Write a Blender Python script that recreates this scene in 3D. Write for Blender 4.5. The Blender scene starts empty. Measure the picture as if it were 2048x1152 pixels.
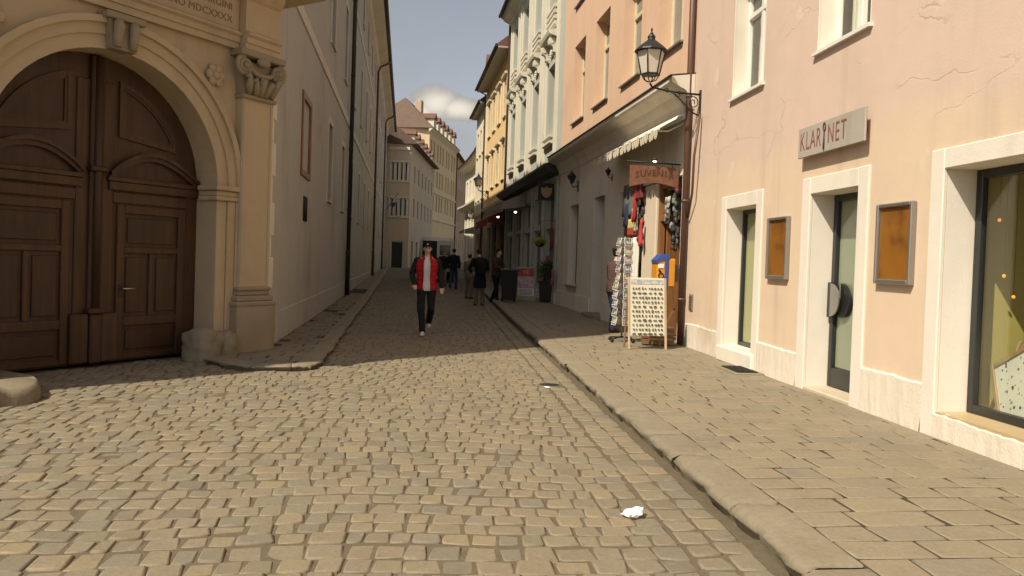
import bpy, bmesh, math, random
import numpy as np
from mathutils import Matrix, Vector, noise as mnoise
R = math.radians
random.seed(7)
SC = bpy.context.scene
COL = SC.collection

# ------------------------------------------------------------------ camera
CAM_F, CAM_H = 1507.0, 1.5                 # focal length in photo pixels (2048 wide), eye height
PITCH, ROLL, SHIFT = R(1.2), R(1.95), -24 / 2048
_zp = Vector((0, math.sin(PITCH), math.cos(PITCH)))
_fw = Vector((0, math.cos(PITCH), -math.sin(PITCH)))
_rt = math.cos(ROLL) * Vector((1, 0, 0)) + math.sin(ROLL) * _zp
_up = math.cos(ROLL) * _zp - math.sin(ROLL) * Vector((1, 0, 0))
CAMP = Vector((0, 0, CAM_H))
cd = bpy.data.cameras.new('camera')
cam = bpy.data.objects.new('camera', cd)
COL.objects.link(cam)
cd.sensor_width = 36
cd.lens = 36 * CAM_F / 2048
cd.shift_y = SHIFT
cd.clip_start = 0.05
cd.clip_end = 3000
_m = Matrix.Identity(4)
for i in range(3):
    _m[i][0], _m[i][1], _m[i][2], _m[i][3] = _rt[i], _up[i], -_fw[i], CAMP[i]
cam.matrix_world = _m
SC.camera = cam

def ray(x, y):
    return _fw + _rt * ((x - 1024) / CAM_F) + _up * (-(y - 576) / CAM_F + SHIFT * 2048 / CAM_F)
def ground(x, y, z=0.0):
    d = ray(x, y)
    return CAMP + d * ((z - CAM_H) / d.z)
def project(p):
    v = Vector(p) - CAMP
    a = v.dot(_fw)
    return 1024 + CAM_F * v.dot(_rt) / a, 576 - CAM_F * v.dot(_up) / a + SHIFT * 2048, a

# ------------------------------------------------------------------ sky and sun
SUN_AZ, SUN_EL = R(44.3), R(48.5)          # light travels towards +X +Y, coming down from behind left
L = Vector((math.sin(SUN_AZ) * math.cos(SUN_EL), math.cos(SUN_AZ) * math.cos(SUN_EL), -math.sin(SUN_EL)))
sd = bpy.data.lights.new('sun', 'SUN')
sd.energy = 3.95
sd.angle = R(0.55)
sd.color = (1.0, 0.90, 0.74)
sun = bpy.data.objects.new('sun', sd)
sun.rotation_euler = L.to_track_quat('-Z', 'Y').to_euler()
COL.objects.link(sun)

W = bpy.data.worlds.new('World')
SC.world = W
W.use_nodes = True
wn, wl = W.node_tree.nodes, W.node_tree.links
wn.clear()
def wnode(t, **k):
    n = wn.new(t)
    for a, b in k.items():
        setattr(n, a, b)
    return n
w_out = wnode('ShaderNodeOutputWorld')
w_bg = wnode('ShaderNodeBackground')
w_bg.inputs['Strength'].default_value = 0.145
sky = wnode('ShaderNodeTexSky', sky_type='NISHITA', sun_disc=False)
sky.sun_elevation = SUN_EL
sky.sun_rotation = math.atan2(-L.x, -L.y)
sky.altitude = 150
sky.air_density = 1.0
sky.dust_density = 2.6
sky.ozone_density = 1.0
w_tc = wnode('ShaderNodeTexCoord')
def wmath(op, a, b=None, clamp=False):
    n = wnode('ShaderNodeMath', operation=op, use_clamp=clamp)
    for i, v in enumerate((a, b)):
        if v is None:
            continue
        if isinstance(v, (int, float)):
            n.inputs[i].default_value = v
        else:
            wl.new(v, n.inputs[i])
    return n.outputs[0]
def wramp(v, lo, hi):
    n = wnode('ShaderNodeMapRange', interpolation_type='SMOOTHSTEP')
    wl.new(v, n.inputs[0])
    n.inputs[1].default_value, n.inputs[2].default_value = lo, hi
    return n.outputs[0]
def wnoise(vec, scale, det, rough=0.55):
    n = wnode('ShaderNodeTexNoise')
    n.inputs['Scale'].default_value, n.inputs['Detail'].default_value, n.inputs['Roughness'].default_value = scale, det, rough
    wl.new(vec, n.inputs['Vector'])
    return n
def wmix(f, a, b):
    n = wnode('ShaderNodeMix', data_type='RGBA')
    wl.new(f, n.inputs[0])
    for s, v in ((6, a), (7, b)):
        if isinstance(v, tuple):
            n.inputs[s].default_value = (*v, 1)
        else:
            wl.new(v, n.inputs[s])
    return n.outputs[2]
dirv = w_tc.outputs['Generated']
# thin high haze all over the sky
n1 = wnoise(dirv, 2.2, 6, 0.6)
thin = wmath('MULTIPLY', wramp(n1.outputs['Fac'], 0.42, 0.78), 0.55)
# scattered cumulus heads: one stands over the end of the street, others round the horizon
n2 = wnoise(dirv, 16, 7, 0.58)
n3 = wnoise(dirv, 30, 6, 0.6)
def puff(px, py, rx, ry, w=1.0):
    d = ray(px, py).normalized()
    az, el = math.atan2(d.x, d.y), math.asin(d.z)
    sub = wnode('ShaderNodeVectorMath', operation='SUBTRACT')
    wl.new(dirv, sub.inputs[0])
    sub.inputs[1].default_value = d
    sep = wnode('ShaderNodeSeparateXYZ')
    wl.new(sub.outputs[0], sep.inputs[0])
    # horizontal offset along the horizon and vertical offset
    ca, sa = math.cos(az), math.sin(az)
    hx = wmath('ADD', wmath('MULTIPLY', sep.outputs[0], ca), wmath('MULTIPLY', sep.outputs[1], -sa))
    vy = sep.outputs[2]
    fw = wmath('ADD', wmath('MULTIPLY', sep.outputs[0], sa), wmath('MULTIPLY', sep.outputs[1], ca))
    q = wmath('ADD', wmath('POWER', wmath('DIVIDE', hx, rx), 2), wmath('POWER', wmath('DIVIDE', vy, ry), 2))
    q = wmath('ADD', q, wmath('POWER', wmath('MULTIPLY', fw, 3), 2))
    return wmath('SUBTRACT', 1.0, wmath('SQRT', q)), vy
def merge(fs):
    o = fs[0]
    for f in fs[1:]:
        o = wmath('MAXIMUM', o, f)
    return o
A = merge([puff(872, 205, .036, .027)[0], puff(915, 218, .034, .018)[0], puff(838, 222, .030, .016)[0]])
fluff = wmath('ADD', wmath('MULTIPLY', wmath('SUBTRACT', n2.outputs['Fac'], 0.5), 1.0), wmath('MULTIPLY', wmath('SUBTRACT', n3.outputs['Fac'], 0.5), 0.9))
cum = wramp(wmath('ADD', A, fluff), 0.02, 0.22)
low = puff(880, 285, .110, .048)[0]
lowc = wmath('MULTIPLY', wramp(wmath('ADD', low, wmath('MULTIPLY', fluff, 0.7)), 0.0, 0.9), 0.45)
# cumulus elsewhere (outside the frame the same kind of sky goes on)
n4 = wnoise(dirv, 3.0, 8, 0.62)
sepd = wnode('ShaderNodeSeparateXYZ')
wl.new(dirv, sepd.inputs[0])
band = wramp(sepd.outputs[2], 0.45, 0.75)
other = wmath('MULTIPLY', wramp(n4.outputs['Fac'], 0.56, 0.70), wmath('MULTIPLY', band, 0.6))
gray = (1.70, 1.70, 1.66)
white = (4.5, 4.05, 3.4)
hz = (1.62, 1.68, 1.73)
desat = wnode('ShaderNodeHueSaturation')
desat.inputs['Saturation'].default_value = 0.36
desat.inputs['Value'].default_value = 0.57
wl.new(sky.outputs[0], desat.inputs['Color'])
c = wmix(thin, desat.outputs[0], hz)
c = wmix(lowc, c, gray)
shade = wramp(wmath('ADD', wmath('MULTIPLY', A, 1.1), wmath('MULTIPLY', fluff, 0.8)), 0.05, 0.95)
c = wmix(wmath('MULTIPLY', cum, 0.93), c, wmix(shade, (2.0, 1.92, 1.78), white))
c = wmix(other, c, (2.6, 2.5, 2.35))
wl.new(c, w_bg.inputs['Color'])
wl.new(w_bg.outputs[0], w_out.inputs['Surface'])

SC.render.engine = 'CYCLES'
SC.view_settings.view_transform = 'Standard'
SC.view_settings.look = 'None'
SC.view_settings.gamma = 1
SC.view_settings.use_curve_mapping = False
SC.view_settings.exposure = 0.50

# ------------------------------------------------------------------ helpers: meshes
class MB:
    """collects geometry for one mesh"""
    def __init__(s):
        s.v, s.f, s.sm = [], [], []
    def add(s, vs, fs, smooth=False):
        o = len(s.v)
        s.v += [tuple(p) for p in vs]
        s.f += [tuple(i + o for i in f) for f in fs]
        s.sm += [smooth] * len(fs)
        return s
    def quad(s, a, b, c, d):
        return s.add([a, b, c, d], [(0, 1, 2, 3)])
    def box(s, x0, x1, y0, y1, z0, z1):
        v = [(x, y, z) for z in (z0, z1) for y in (y0, y1) for x in (x0, x1)]
        return s.add(v, [(0, 2, 3, 1), (4, 5, 7, 6), (0, 1, 5, 4), (2, 6, 7, 3), (0, 4, 6, 2), (1, 3, 7, 5)])
    def bbox(s, x0, x1, y0, y1, z0, z1, b=0.01):
        """box with chamfered edges"""
        b = min(b, (x1 - x0) / 3, (y1 - y0) / 3, (z1 - z0) / 3)
        m = bmesh.new()
        bmesh.ops.create_cube(m, size=1)
        for q in m.verts:
            q.co = Vector(((x0 + x1) / 2 + q.co.x * (x1 - x0), (y0 + y1) / 2 + q.co.y * (y1 - y0), (z0 + z1) / 2 + q.co.z * (z1 - z0)))
        bmesh.ops.bevel(m, geom=list(m.edges), offset=b, segments=1, affect='EDGES')
        return s.bm(m)
    def bm(s, m, smooth=False):
        m.verts.index_update()
        s.add([q.co for q in m.verts], [[q.index for q in f.verts] for f in m.faces], smooth)
        m.free()
        return s
    def prism(s, poly, axis, a, b, smooth=False):
        """poly: 2-D outline (counter-clockwise), extruded along axis from a to b"""
        def P(p, t):
            return {'y': (p[0], t, p[1]), 'x': (t, p[0], p[1]), 'z': (p[0], p[1], t)}[axis]
        n = len(poly)
        v = [P(p, a) for p in poly] + [P(p, b) for p in poly]
        f = [tuple(range(n)), tuple(range(2 * n - 1, n - 1, -1))]
        f += [(i, i + n, (i + 1) % n + n, (i + 1) % n) for i in range(n)]
        return s.add(v, f, smooth)
    def tube(s, pts, r, n=8, cap=True, smooth=True):
        pts = [Vector(p) for p in pts]
        rs = r if isinstance(r, (list, tuple)) else [r] * len(pts)
        v, f = [], []
        up = Vector((0, 0, 1))
        prev = None
        for i, p in enumerate(pts):
            t = (pts[min(i + 1, len(pts) - 1)] - pts[max(i - 1, 0)]).normalized()
            if prev is None:
                a = t.cross(up if abs(t.z) < .95 else Vector((1, 0, 0))).normalized()
            else:
                a = (prev - t * prev.dot(t)).normalized()
            prev = a
            b = t.cross(a)
            for k in range(n):
                w = 2 * math.pi * k / n
                v.append(p + (a * math.cos(w) + b * math.sin(w)) * rs[i])
        for i in range(len(pts) - 1):
            for k in range(n):
                f.append((i * n + k, i * n + (k + 1) % n, (i + 1) * n + (k + 1) % n, (i + 1) * n + k))
        s.add(v, f, smooth)
        if cap:
            o = len(s.v) - len(v)
            s.f += [tuple(o + k for k in range(n - 1, -1, -1)), tuple(o + (len(pts) - 1) * n + k for k in range(n))]
            s.sm += [False, False]
        return s
    def lathe(s, prof, n=16, c=(0, 0, 0), smooth=True, rot=0, cap=True):
        """prof: (radius, z) pairs"""
        v, f = [], []
        for r, z in prof:
            for k in range(n):
                w = 2 * math.pi * k / n + rot
                v.append((c[0] + r * math.cos(w), c[1] + r * math.sin(w), c[2] + z))
        for i in range(len(prof) - 1):
            for k in range(n):
                f.append((i * n + k, i * n + (k + 1) % n, (i + 1) * n + (k + 1) % n, (i + 1) * n + k))
        s.add(v, f, smooth)
        if cap:
            o = len(s.v) - len(v)
            s.f += [tuple(o + k for k in range(n - 1, -1, -1)), tuple(o + (len(prof) - 1) * n + k for k in range(n))]
            s.sm += [False, False]
        return s
    def ball(s, c, r, seg=10, rings=7):
        rr = r if isinstance(r, (tuple, list)) else (r, r, r)
        m = bmesh.new()
        bmesh.ops.create_uvsphere(m, u_segments=seg, v_segments=rings, radius=1)
        for q in m.verts:
            q.co = Vector((c[0] + q.co.x * rr[0], c[1] + q.co.y * rr[1], c[2] + q.co.z * rr[2]))
        return s.bm(m, True)
    def mesh(s, name):
        me = bpy.data.meshes.new(name)
        me.from_pydata(s.v, [], s.f)
        me.polygons.foreach_set('use_smooth', s.sm)
        me.update()
        return me

def link(name, me, mat=None, parent=None, loc=None, rz=None):
    o = bpy.data.objects.new(name, me)
    COL.objects.link(o)
    if mat is not None and me is not None and not me.materials:
        me.materials.append(mat)
    if parent is not None:
        o.parent = parent
    if loc is not None:
        o.location = loc
    if rz is not None:
        o.rotation_euler = (0, 0, rz)
    return o
def part(name, mb, mat, parent, loc=None, label=None):
    o = link(name, mb.mesh(name), mat, parent, loc)
    if label:
        o['label'] = label
    return o
def tag(o, label, cat, group=None):
    o['label'], o['category'] = label, cat
    if group:
        o['group'] = group
    return o
def thing(name, label, cat, loc=(0, 0, 0), rz=0.0, group=None, matrix=None):
    o = bpy.data.objects.new(name, None)
    o.empty_display_size = .2
    COL.objects.link(o)
    if matrix is not None:
        o.matrix_world = matrix
    else:
        o.location = loc
        o.rotation_euler = (0, 0, rz)
    return tag(o, label, cat, group)
def structure(name, mb, mat):
    o = link(name, mb.mesh(name), mat)
    o['kind'] = 'structure'
    return o
def dup(root, matrix=None, loc=None, rz=None, label=None):
    r = root.copy()
    COL.objects.link(r)
    if loc is not None:
        r.location = loc
    if rz is not None:
        r.rotation_euler = (0, 0, rz)
    if label:
        r['label'] = label
    for ch in list(root.children):
        c = ch.copy()
        COL.objects.link(c)
        c.parent = r
        for g in list(ch.children):
            d = g.copy()
            COL.objects.link(d)
            d.parent = c
    return r

class Face:
    """a facade plane: local x runs along the wall, local y points out of the wall, z up"""
    def __init__(s, o, ang, side):
        a = R(ang)
        s.o = Vector((o[0], o[1], o[2] if len(o) > 2 else 0))
        k = 1 if side == 'R' else -1
        s.u = Vector((math.sin(a), math.cos(a), 0)) * k
        s.n = Vector((-math.cos(a), math.sin(a), 0)) * k
        m = Matrix.Identity(4)
        for i in range(3):
            m[i][0], m[i][1], m[i][3] = s.u[i], s.n[i], s.o[i]
        s.m = m
        s.rz = math.atan2(s.u.y, s.u.x)
    def px(s, x, y, d=0.0):
        r = ray(x, y)
        t = (s.o + s.n * d - CAMP).dot(s.n) / r.dot(s.n)
        q = CAMP + r * t - s.o
        return q.dot(s.u), q.z
    def w(s, x, y, z):
        return s.o + s.u * x + s.n * y + Vector((0, 0, z))
def gz(y):
    """the street climbs very gently away from the camera"""
    return 0.008 * max(0.0, y - 18)

# ------------------------------------------------------------------ helpers: materials
class NT:
    def __init__(s, name):
        s.m = bpy.data.materials.new(name)
        s.m.use_nodes = True
        s.t = s.m.node_tree
        s.n = s.t.nodes
        s.b = s.n['Principled BSDF']
        s.tc = s.n.new('ShaderNodeTexCoord')
        s.co = s.tc.outputs['Object']
    def put(s, sock, v):
        if isinstance(v, (int, float)):
            sock.default_value = v
        elif isinstance(v, tuple):
            sock.default_value = (*v, 1) if len(v) == 3 and sock.type == 'RGBA' else v
        else:
            s.t.links.new(v, sock)
    def math(s, op, a, b=None, clamp=False):
        n = s.n.new('ShaderNodeMath')
        n.operation, n.use_clamp = op, clamp
        s.put(n.inputs[0], a)
        if b is not None:
            s.put(n.inputs[1], b)
        return n.outputs[0]
    def noise(s, scale, det=4, rough=.55, vec=None, dist=0.0, sc3=None):
        n = s.n.new('ShaderNodeTexNoise')
        n.inputs['Scale'].default_value = scale
        n.inputs['Detail'].default_value = det
        n.inputs['Roughness'].default_value = rough
        n.inputs['Distortion'].default_value = dist
        v = vec or s.co
        if sc3:
            mp = s.n.new('ShaderNodeMapping')
            mp.inputs['Scale'].default_value = sc3
            s.t.links.new(v, mp.inputs[0])
            v = mp.outputs[0]
        s.t.links.new(v, n.inputs['Vector'])
        return n.outputs['Fac']
    def ramp(s, v, lo, hi, a=0.0, b=1.0):
        n = s.n.new('ShaderNodeMapRange')
        n.interpolation_type = 'SMOOTHSTEP'
        s.put(n.inputs[0], v)
        for i, q in enumerate((lo, hi, a, b)):
            n.inputs[i + 1].default_value = q
        return n.outputs[0]
    def mix(s, f, a, b, blend='MIX'):
        n = s.n.new('ShaderNodeMix')
        n.data_type, n.blend_type = 'RGBA', blend
        s.put(n.inputs[0], f)
        s.put(n.inputs[6], a)
        s.put(n.inputs[7], b)
        return n.outputs[2]
    def sep(s, v=None):
        n = s.n.new('ShaderNodeSeparateXYZ')
        s.t.links.new(v or s.co, n.inputs[0])
        return n.outputs
    def bump(s, h, strength=.3, dist=.01):
        n = s.n.new('ShaderNodeBump')
        n.inputs['Strength'].default_value = strength
        n.inputs['Distance'].default_value = dist
        s.put(n.inputs['Height'], h)
        s.t.links.new(n.outputs[0], s.b.inputs['Normal'])
    def rnd(s):
        """a random number per piece: object random, or the 'rnd' attribute inside a joined mesh"""
        oi = s.n.new('ShaderNodeObjectInfo')
        at = s.n.new('ShaderNodeAttribute')
        at.attribute_name = 'rnd'
        return s.math('FRACT', s.math('ADD', oi.outputs['Random'], at.outputs['Fac']))
    def done(s, col, rough=.8, spec=.3, metal=0.0):
        s.put(s.b.inputs['Base Color'], col)
        s.put(s.b.inputs['Roughness'], rough)
        s.b.inputs['Specular IOR Level'].default_value = spec
        s.b.inputs['Metallic'].default_value = metal
        return s.m

def sc(c, k):
    return tuple(min(1, x * k) for x in c)
def m_plain(name, c, rough=.6, spec=.3, var=.12, scale=6, metal=0.0, bump=.1, bscale=60):
    t = NT(name)
    n = t.noise(scale, 5)
    col = t.mix(n, sc(c, 1 - var), sc(c, 1 + var))
    if bump:
        t.bump(t.noise(bscale, 3), bump, .004)
    return t.done(col, rough, spec, metal)
def m_plaster(name, c, dirt=(.25, .21, .16), amount=.35, var=.08, rough=.9, bump=.25, streak=.25):
    t = NT(name)
    big = t.noise(.55, 5, .6)
    mid = t.noise(3.2, 6, .65)
    fine = t.noise(45, 3)
    col = t.mix(mid, sc(c, 1 - var), sc(c, 1 + var))
    col = t.mix(t.math('MULTIPLY', t.ramp(big, .48, .75), amount), col, dirt)
    st = t.noise(1.0, 5, .6, sc3=(2.2, 2.2, .16))
    col = t.mix(t.math('MULTIPLY', t.ramp(st, .52, .72), streak), col, sc(dirt, .9))
    spot = t.ramp(t.noise(9, 4, .7), .66, .76)
    col = t.mix(t.math('MULTIPLY', spot, .35), col, sc(c, .68))
    h = t.math('ADD', t.math('MULTIPLY', mid, .8), t.math('MULTIPLY', fine, .35))
    t.bump(h, bump, .02)
    return t.done(col, rough, .2)
def m_stone(name, cols, rough=.78, bump=.6, per=True, grain=38, spec=.3, fine=.30):
    """stones of several tones, one tone per piece"""
    t = NT(name)
    if per:
        r = t.rnd()
        rp = t.n.new('ShaderNodeValToRGB')
        rp.color_ramp.interpolation = 'LINEAR'
        el = rp.color_ramp.elements
        while len(el) < len(cols):
            el.new(.5)
        for i, c in enumerate(cols):
            el[i].position = i / (len(cols) - 1)
            el[i].color = (*c, 1)
        t.put(rp.inputs[0], r)
        col = rp.outputs[0]
    else:
        col = t.mix(t.noise(1.3, 5), cols[0], cols[-1])
    geo = t.n.new('ShaderNodeNewGeometry')
    n1 = t.noise(grain, 5, .65, vec=geo.outputs['Position'])
    n2 = t.noise(2.2, 5, .6, vec=geo.outputs['Position'])
    col = t.mix(fine, col, t.mix(n1, (.03, .027, .02), (.9, .85, .75)), 'OVERLAY')
    col = t.mix(t.math('MULTIPLY', t.ramp(n2, .42, .75), .35), col, (.17, .135, .085))
    n3 = t.noise(9, 6, .7, vec=geo.outputs['Position'])
    col = t.mix(t.math('MULTIPLY', t.ramp(n3, .56, .72), .45), col, (.105, .088, .062))
    col = t.mix(t.math('MULTIPLY', t.ramp(n3, .44, .28), .30), col, (.33, .285, .205))
    t.bump(t.math('ADD', n1, t.math('MULTIPLY', n3, 1.2)), bump, .006)
    return t.done(col, rough, spec)
def m_glass(name, tint=(.92, .94, .91), refl=1.0, rough=.02):
    t = NT(name)
    t.n.remove(t.b)
    tr = t.n.new('ShaderNodeBsdfTransparent')
    tr.inputs[0].default_value = (*tint, 1)
    gl = t.n.new('ShaderNodeBsdfGlossy')
    gl.inputs['Roughness'].default_value = rough
    gl.inputs['Color'].default_value = (1, 1, 1, 1)
    fr = t.n.new('ShaderNodeLayerWeight')
    fr.inputs[0].default_value = .5
    mx = t.n.new('ShaderNodeMixShader')
    sch = t.math('ADD', t.math('MULTIPLY', t.math('POWER', fr.outputs['Facing'], 5), .94), .05)
    t.put(mx.inputs[0], t.math('MULTIPLY', sch, refl, True))
    t.t.links.new(tr.outputs[0], mx.inputs[1])
    t.t.links.new(gl.outputs[0], mx.inputs[2])
    t.t.links.new(mx.outputs[0], t.n['Material Output'].inputs[0])
    return t.m
def m_emit(name, c, s):
    t = NT(name)
    t.b.inputs['Emission Color'].default_value = (*c, 1)
    t.b.inputs['Emission Strength'].default_value = s
    return t.done(c, .5)
def m_wood(name, a, b, rough=.5, spec=.35, along='z', gs=1.0):
    t = NT(name)
    s3 = {'z': (14, 14, .9), 'x': (.9, 14, 14)}[along]
    g = t.noise(gs, 6, .65, sc3=s3, dist=.6)
    w = t.noise(1.1, 4)
    col = t.mix(t.ramp(g, .3, .7), a, b)
    col = t.mix(t.math('MULTIPLY', t.ramp(w, .45, .7), .4), col, sc(a, .6))
    t.bump(g, .2, .006)
    return t.done(col, rough, spec)

M = {}
COB = [(0.172, 0.15, 0.109), (0.215, 0.182, 0.123), (0.228, 0.19, 0.13), (0.192, 0.174, 0.128), (0.25, 0.202, 0.128), (0.208, 0.184, 0.133), (0.236, 0.194, 0.13), (0.182, 0.164, 0.123)]
M['cobble'] = m_stone('cobble_stone', COB, bump=.55)
M['flag'] = m_stone('flag_stone', [(.240, .203, .140), (.262, .216, .143), (.212, .190, .143), (.255, .212, .143), (.238, .202, .14), (.268, .222, .150)], bump=.5)
M['kerb'] = m_stone('kerb_granite', [(.215, .188, .135), (.245, .208, .145), (.225, .192, .136)], bump=1.0, grain=22)
M['joint'] = m_plain('joint_sand', (.062, .050, .034), .95, .1, .3, 14, bump=.5, bscale=90)
M['iron'] = m_plain('black_iron', (.018, .018, .017), .5, .4)
M['pipe_brown'] = m_plain('brown_pipe_paint', (.115, .058, .038), .45, .4)
M['pipe_dark'] = m_plain('dark_pipe_paint', (.035, .034, .028), .5, .4)
M['white_paint'] = m_plain('white_window_paint', (.74, .71, .64), .45, .4, .05)
M['dark_frame'] = m_plain('dark_window_frame', (.022, .024, .022), .35, .5)
M['glass'] = m_glass('clear_glass')
M['pane'] = m_plain('dark_reflecting_pane', (.03, .032, .03), .06, .6, .3, 2, bump=0)
M['pane_pale'] = m_plain('pale_curtained_pane', (.23, .22, .18), .12, .5, .3, 2, bump=0)
M['room'] = m_plain('dim_room_plaster', (.16, .14, .11), .9, .1)
M['curtain'] = m_plain('white_curtain_cloth', (.72, .69, .60), .9, .1, .06, 20)
M['steel'] = m_plain('grey_steel', (.32, .31, .28), .35, .5, metal=.7)
M['white'] = m_plain('white_paint', (.78, .76, .70), .6, .3, .05)
M['black'] = m_plain('black_paint', (.015, .015, .014), .5, .3)
M['roof'] = m_plain('red_roof_tiles', (.135, .092, .070), .85, .2, .25, 1.5)
M['roof_dark'] = m_plain('brown_roof_tiles', (.16, .085, .06), .85, .2, .25, 1.5)
# ------------------------------------------------------------------ facade planes
PINK = Face((3.4, 9.0), -5.2, 'R')
ORNG = Face((3.03, 13.0), -8.5, 'R')
PAL = Face((-3.66, 11.25), -8.1, 'L')        # long palace wall on the left: local x = minus distance along the street
GATE = Face((-3.71, 11.25), 30.0, 'L')        # portal wall: local x grows to the left, towards the camera
ALONG = Vector((-0.0941, 0.99556, 0))        # direction of the street
ACROSS = Vector((0.99556, 0.0941, 0))
KERB_S, KERB_W, PAVE_Z = 1.72, 0.30, 0.125
def SV(s, v, z=0.0):
    p = ACROSS * s + ALONG * v
    return Vector((p.x, p.y, z + gz(p.y)))
def sv(p):
    return p.x * ACROSS.x + p.y * ACROSS.y, p.x * ALONG.x + p.y * ALONG.y
def facade_s(v):
    """s of the right-hand facade line at v"""
    best = 9e9
    for f, lo, hi in ((PINK, -12, 4.05), (ORNG, 0, 60)):
        # point on facade with the given v
        a = sv(f.o)
        du = (f.u.x * ACROSS.x + f.u.y * ACROSS.y, f.u.x * ALONG.x + f.u.y * ALONG.y)
        t = (v - a[1]) / du[1]
        if lo <= t <= hi:
            best = min(best, a[0] + t * du[0])
    return best if best < 1e8 else 4.3

# ------------------------------------------------------------------ the ground sheet
def street_material():
    t = NT('street_ground')
    geo = t.n.new('ShaderNodeNewGeometry')
    pos = geo.outputs['Position']
    s = t.sep(pos)
    vo = t.n.new('ShaderNodeTexVoronoi')
    vo.feature = 'F1'
    vo.inputs['Scale'].default_value = 6.2
    t.t.links.new(pos, vo.inputs['Vector'])
    vc = t.n.new('ShaderNodeTexVoronoi')
    vc.feature = 'DISTANCE_TO_EDGE'
    vc.inputs['Scale'].default_value = 6.2
    t.t.links.new(pos, vc.inputs['Vector'])
    sp = t.n.new('ShaderNodeSeparateColor')
    t.t.links.new(vo.outputs['Color'], sp.inputs[0])
    far = t.mix(sp.outputs[0], (.15, .13, .10), (.25, .21, .15))
    far = t.mix(t.ramp(vc.outputs['Distance'], .0, .09), (.07, .06, .045), far)
    sand = t.mix(t.noise(18, 6, .7, vec=pos), (.085, .068, .044), (.180, .145, .095))
    col = t.mix(t.ramp(s[1], 29.0, 30.0), sand, far)
    t.bump(t.math('ADD', t.noise(80, 3, vec=pos), t.math('MULTIPLY', t.ramp(vc.outputs['Distance'], 0, .12), t.ramp(s[1], 29, 30))), .5, .01)
    return t.done(col, .92, .15)
g = MB()
ys = [-300, -60, 0, 18, 30, 60, 140, 700]
xs = [-500, -60, -8, 8, 60, 500]
vs = [(x, y, gz(min(y, 140)) - .008) for y in ys for x in xs]
nx = len(xs)
g.add(vs, [(j * nx + i, j * nx + i + 1, (j + 1) * nx + i + 1, (j + 1) * nx + i) for j in range(len(ys) - 1) for i in range(nx - 1)])
street = structure('street', g, street_material())

# ------------------------------------------------------------------ stones: one shape routine for loose and joined stones
def stone_verts(hw, hl, edge, corner, side, rng, jit=.06, tilt=.03, round_=.10, flat=.30):
    """rounded block centred on 0: a 4x4 top grid and a skirt; returns 28 verts"""
    q = [(-.5, 0), (-flat, 1), (flat, 2), (.5, 3)]
    ja = [rng.uniform(-jit, jit) for _ in range(8)]
    tx, ty = rng.uniform(-tilt, tilt), rng.uniform(-tilt, tilt)
    dz = rng.uniform(-.5, .5) * edge
    top = []
    for b, j in q:
        for a, i in q:
            ex, ey = i in (0, 3), j in (0, 3)
            x, y = a, b
            if ex and ey:
                k = 1 - round_ * rng.uniform(.6, 1.5)
                x, y = x * k, y * k
            # skew corners
            x += ja[0] * (b + .5) * a * 2 + ja[1] * (.5 - b) * a * 2 + ja[2] * b
            y += ja[3] * (a + .5) * b * 2 + ja[4] * (.5 - a) * b * 2 + ja[5] * a
            z = -corner if ex and ey else (-edge if ex or ey else 0)
            top.append((x * hw * 2, y * hl * 2, z + dz + tx * x * hw * 2 + ty * y * hl * 2 + rng.uniform(-.12, .12) * edge))
    rim = [0, 1, 2, 3, 7, 11, 15, 14, 13, 12, 8, 4]
    sk = [(top[i][0] * .995, top[i][1] * .995, -side) for i in rim]
    return top + sk
_rim = [0, 1, 2, 3, 7, 11, 15, 14, 13, 12, 8, 4]
STONE_F = [(j * 4 + i, j * 4 + i + 1, j * 4 + i + 5, j * 4 + i + 4) for j in range(3) for i in range(3)]
STONE_S = [k != 4 for k in range(21)]
STONE_F += [(_rim[(k + 1) % 12], _rim[k], 16 + k, 16 + (k + 1) % 12) for k in range(12)]

def in_poly(x, y, poly):
    c = False
    n = len(poly)
    for i in range(n):
        x1, y1 = poly[i]
        x2, y2 = poly[(i + 1) % n]
        if (y1 > y) != (y2 > y) and x < (x2 - x1) * (y - y1) / (y2 - y1) + x1:
            c = not c
    return c

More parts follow.
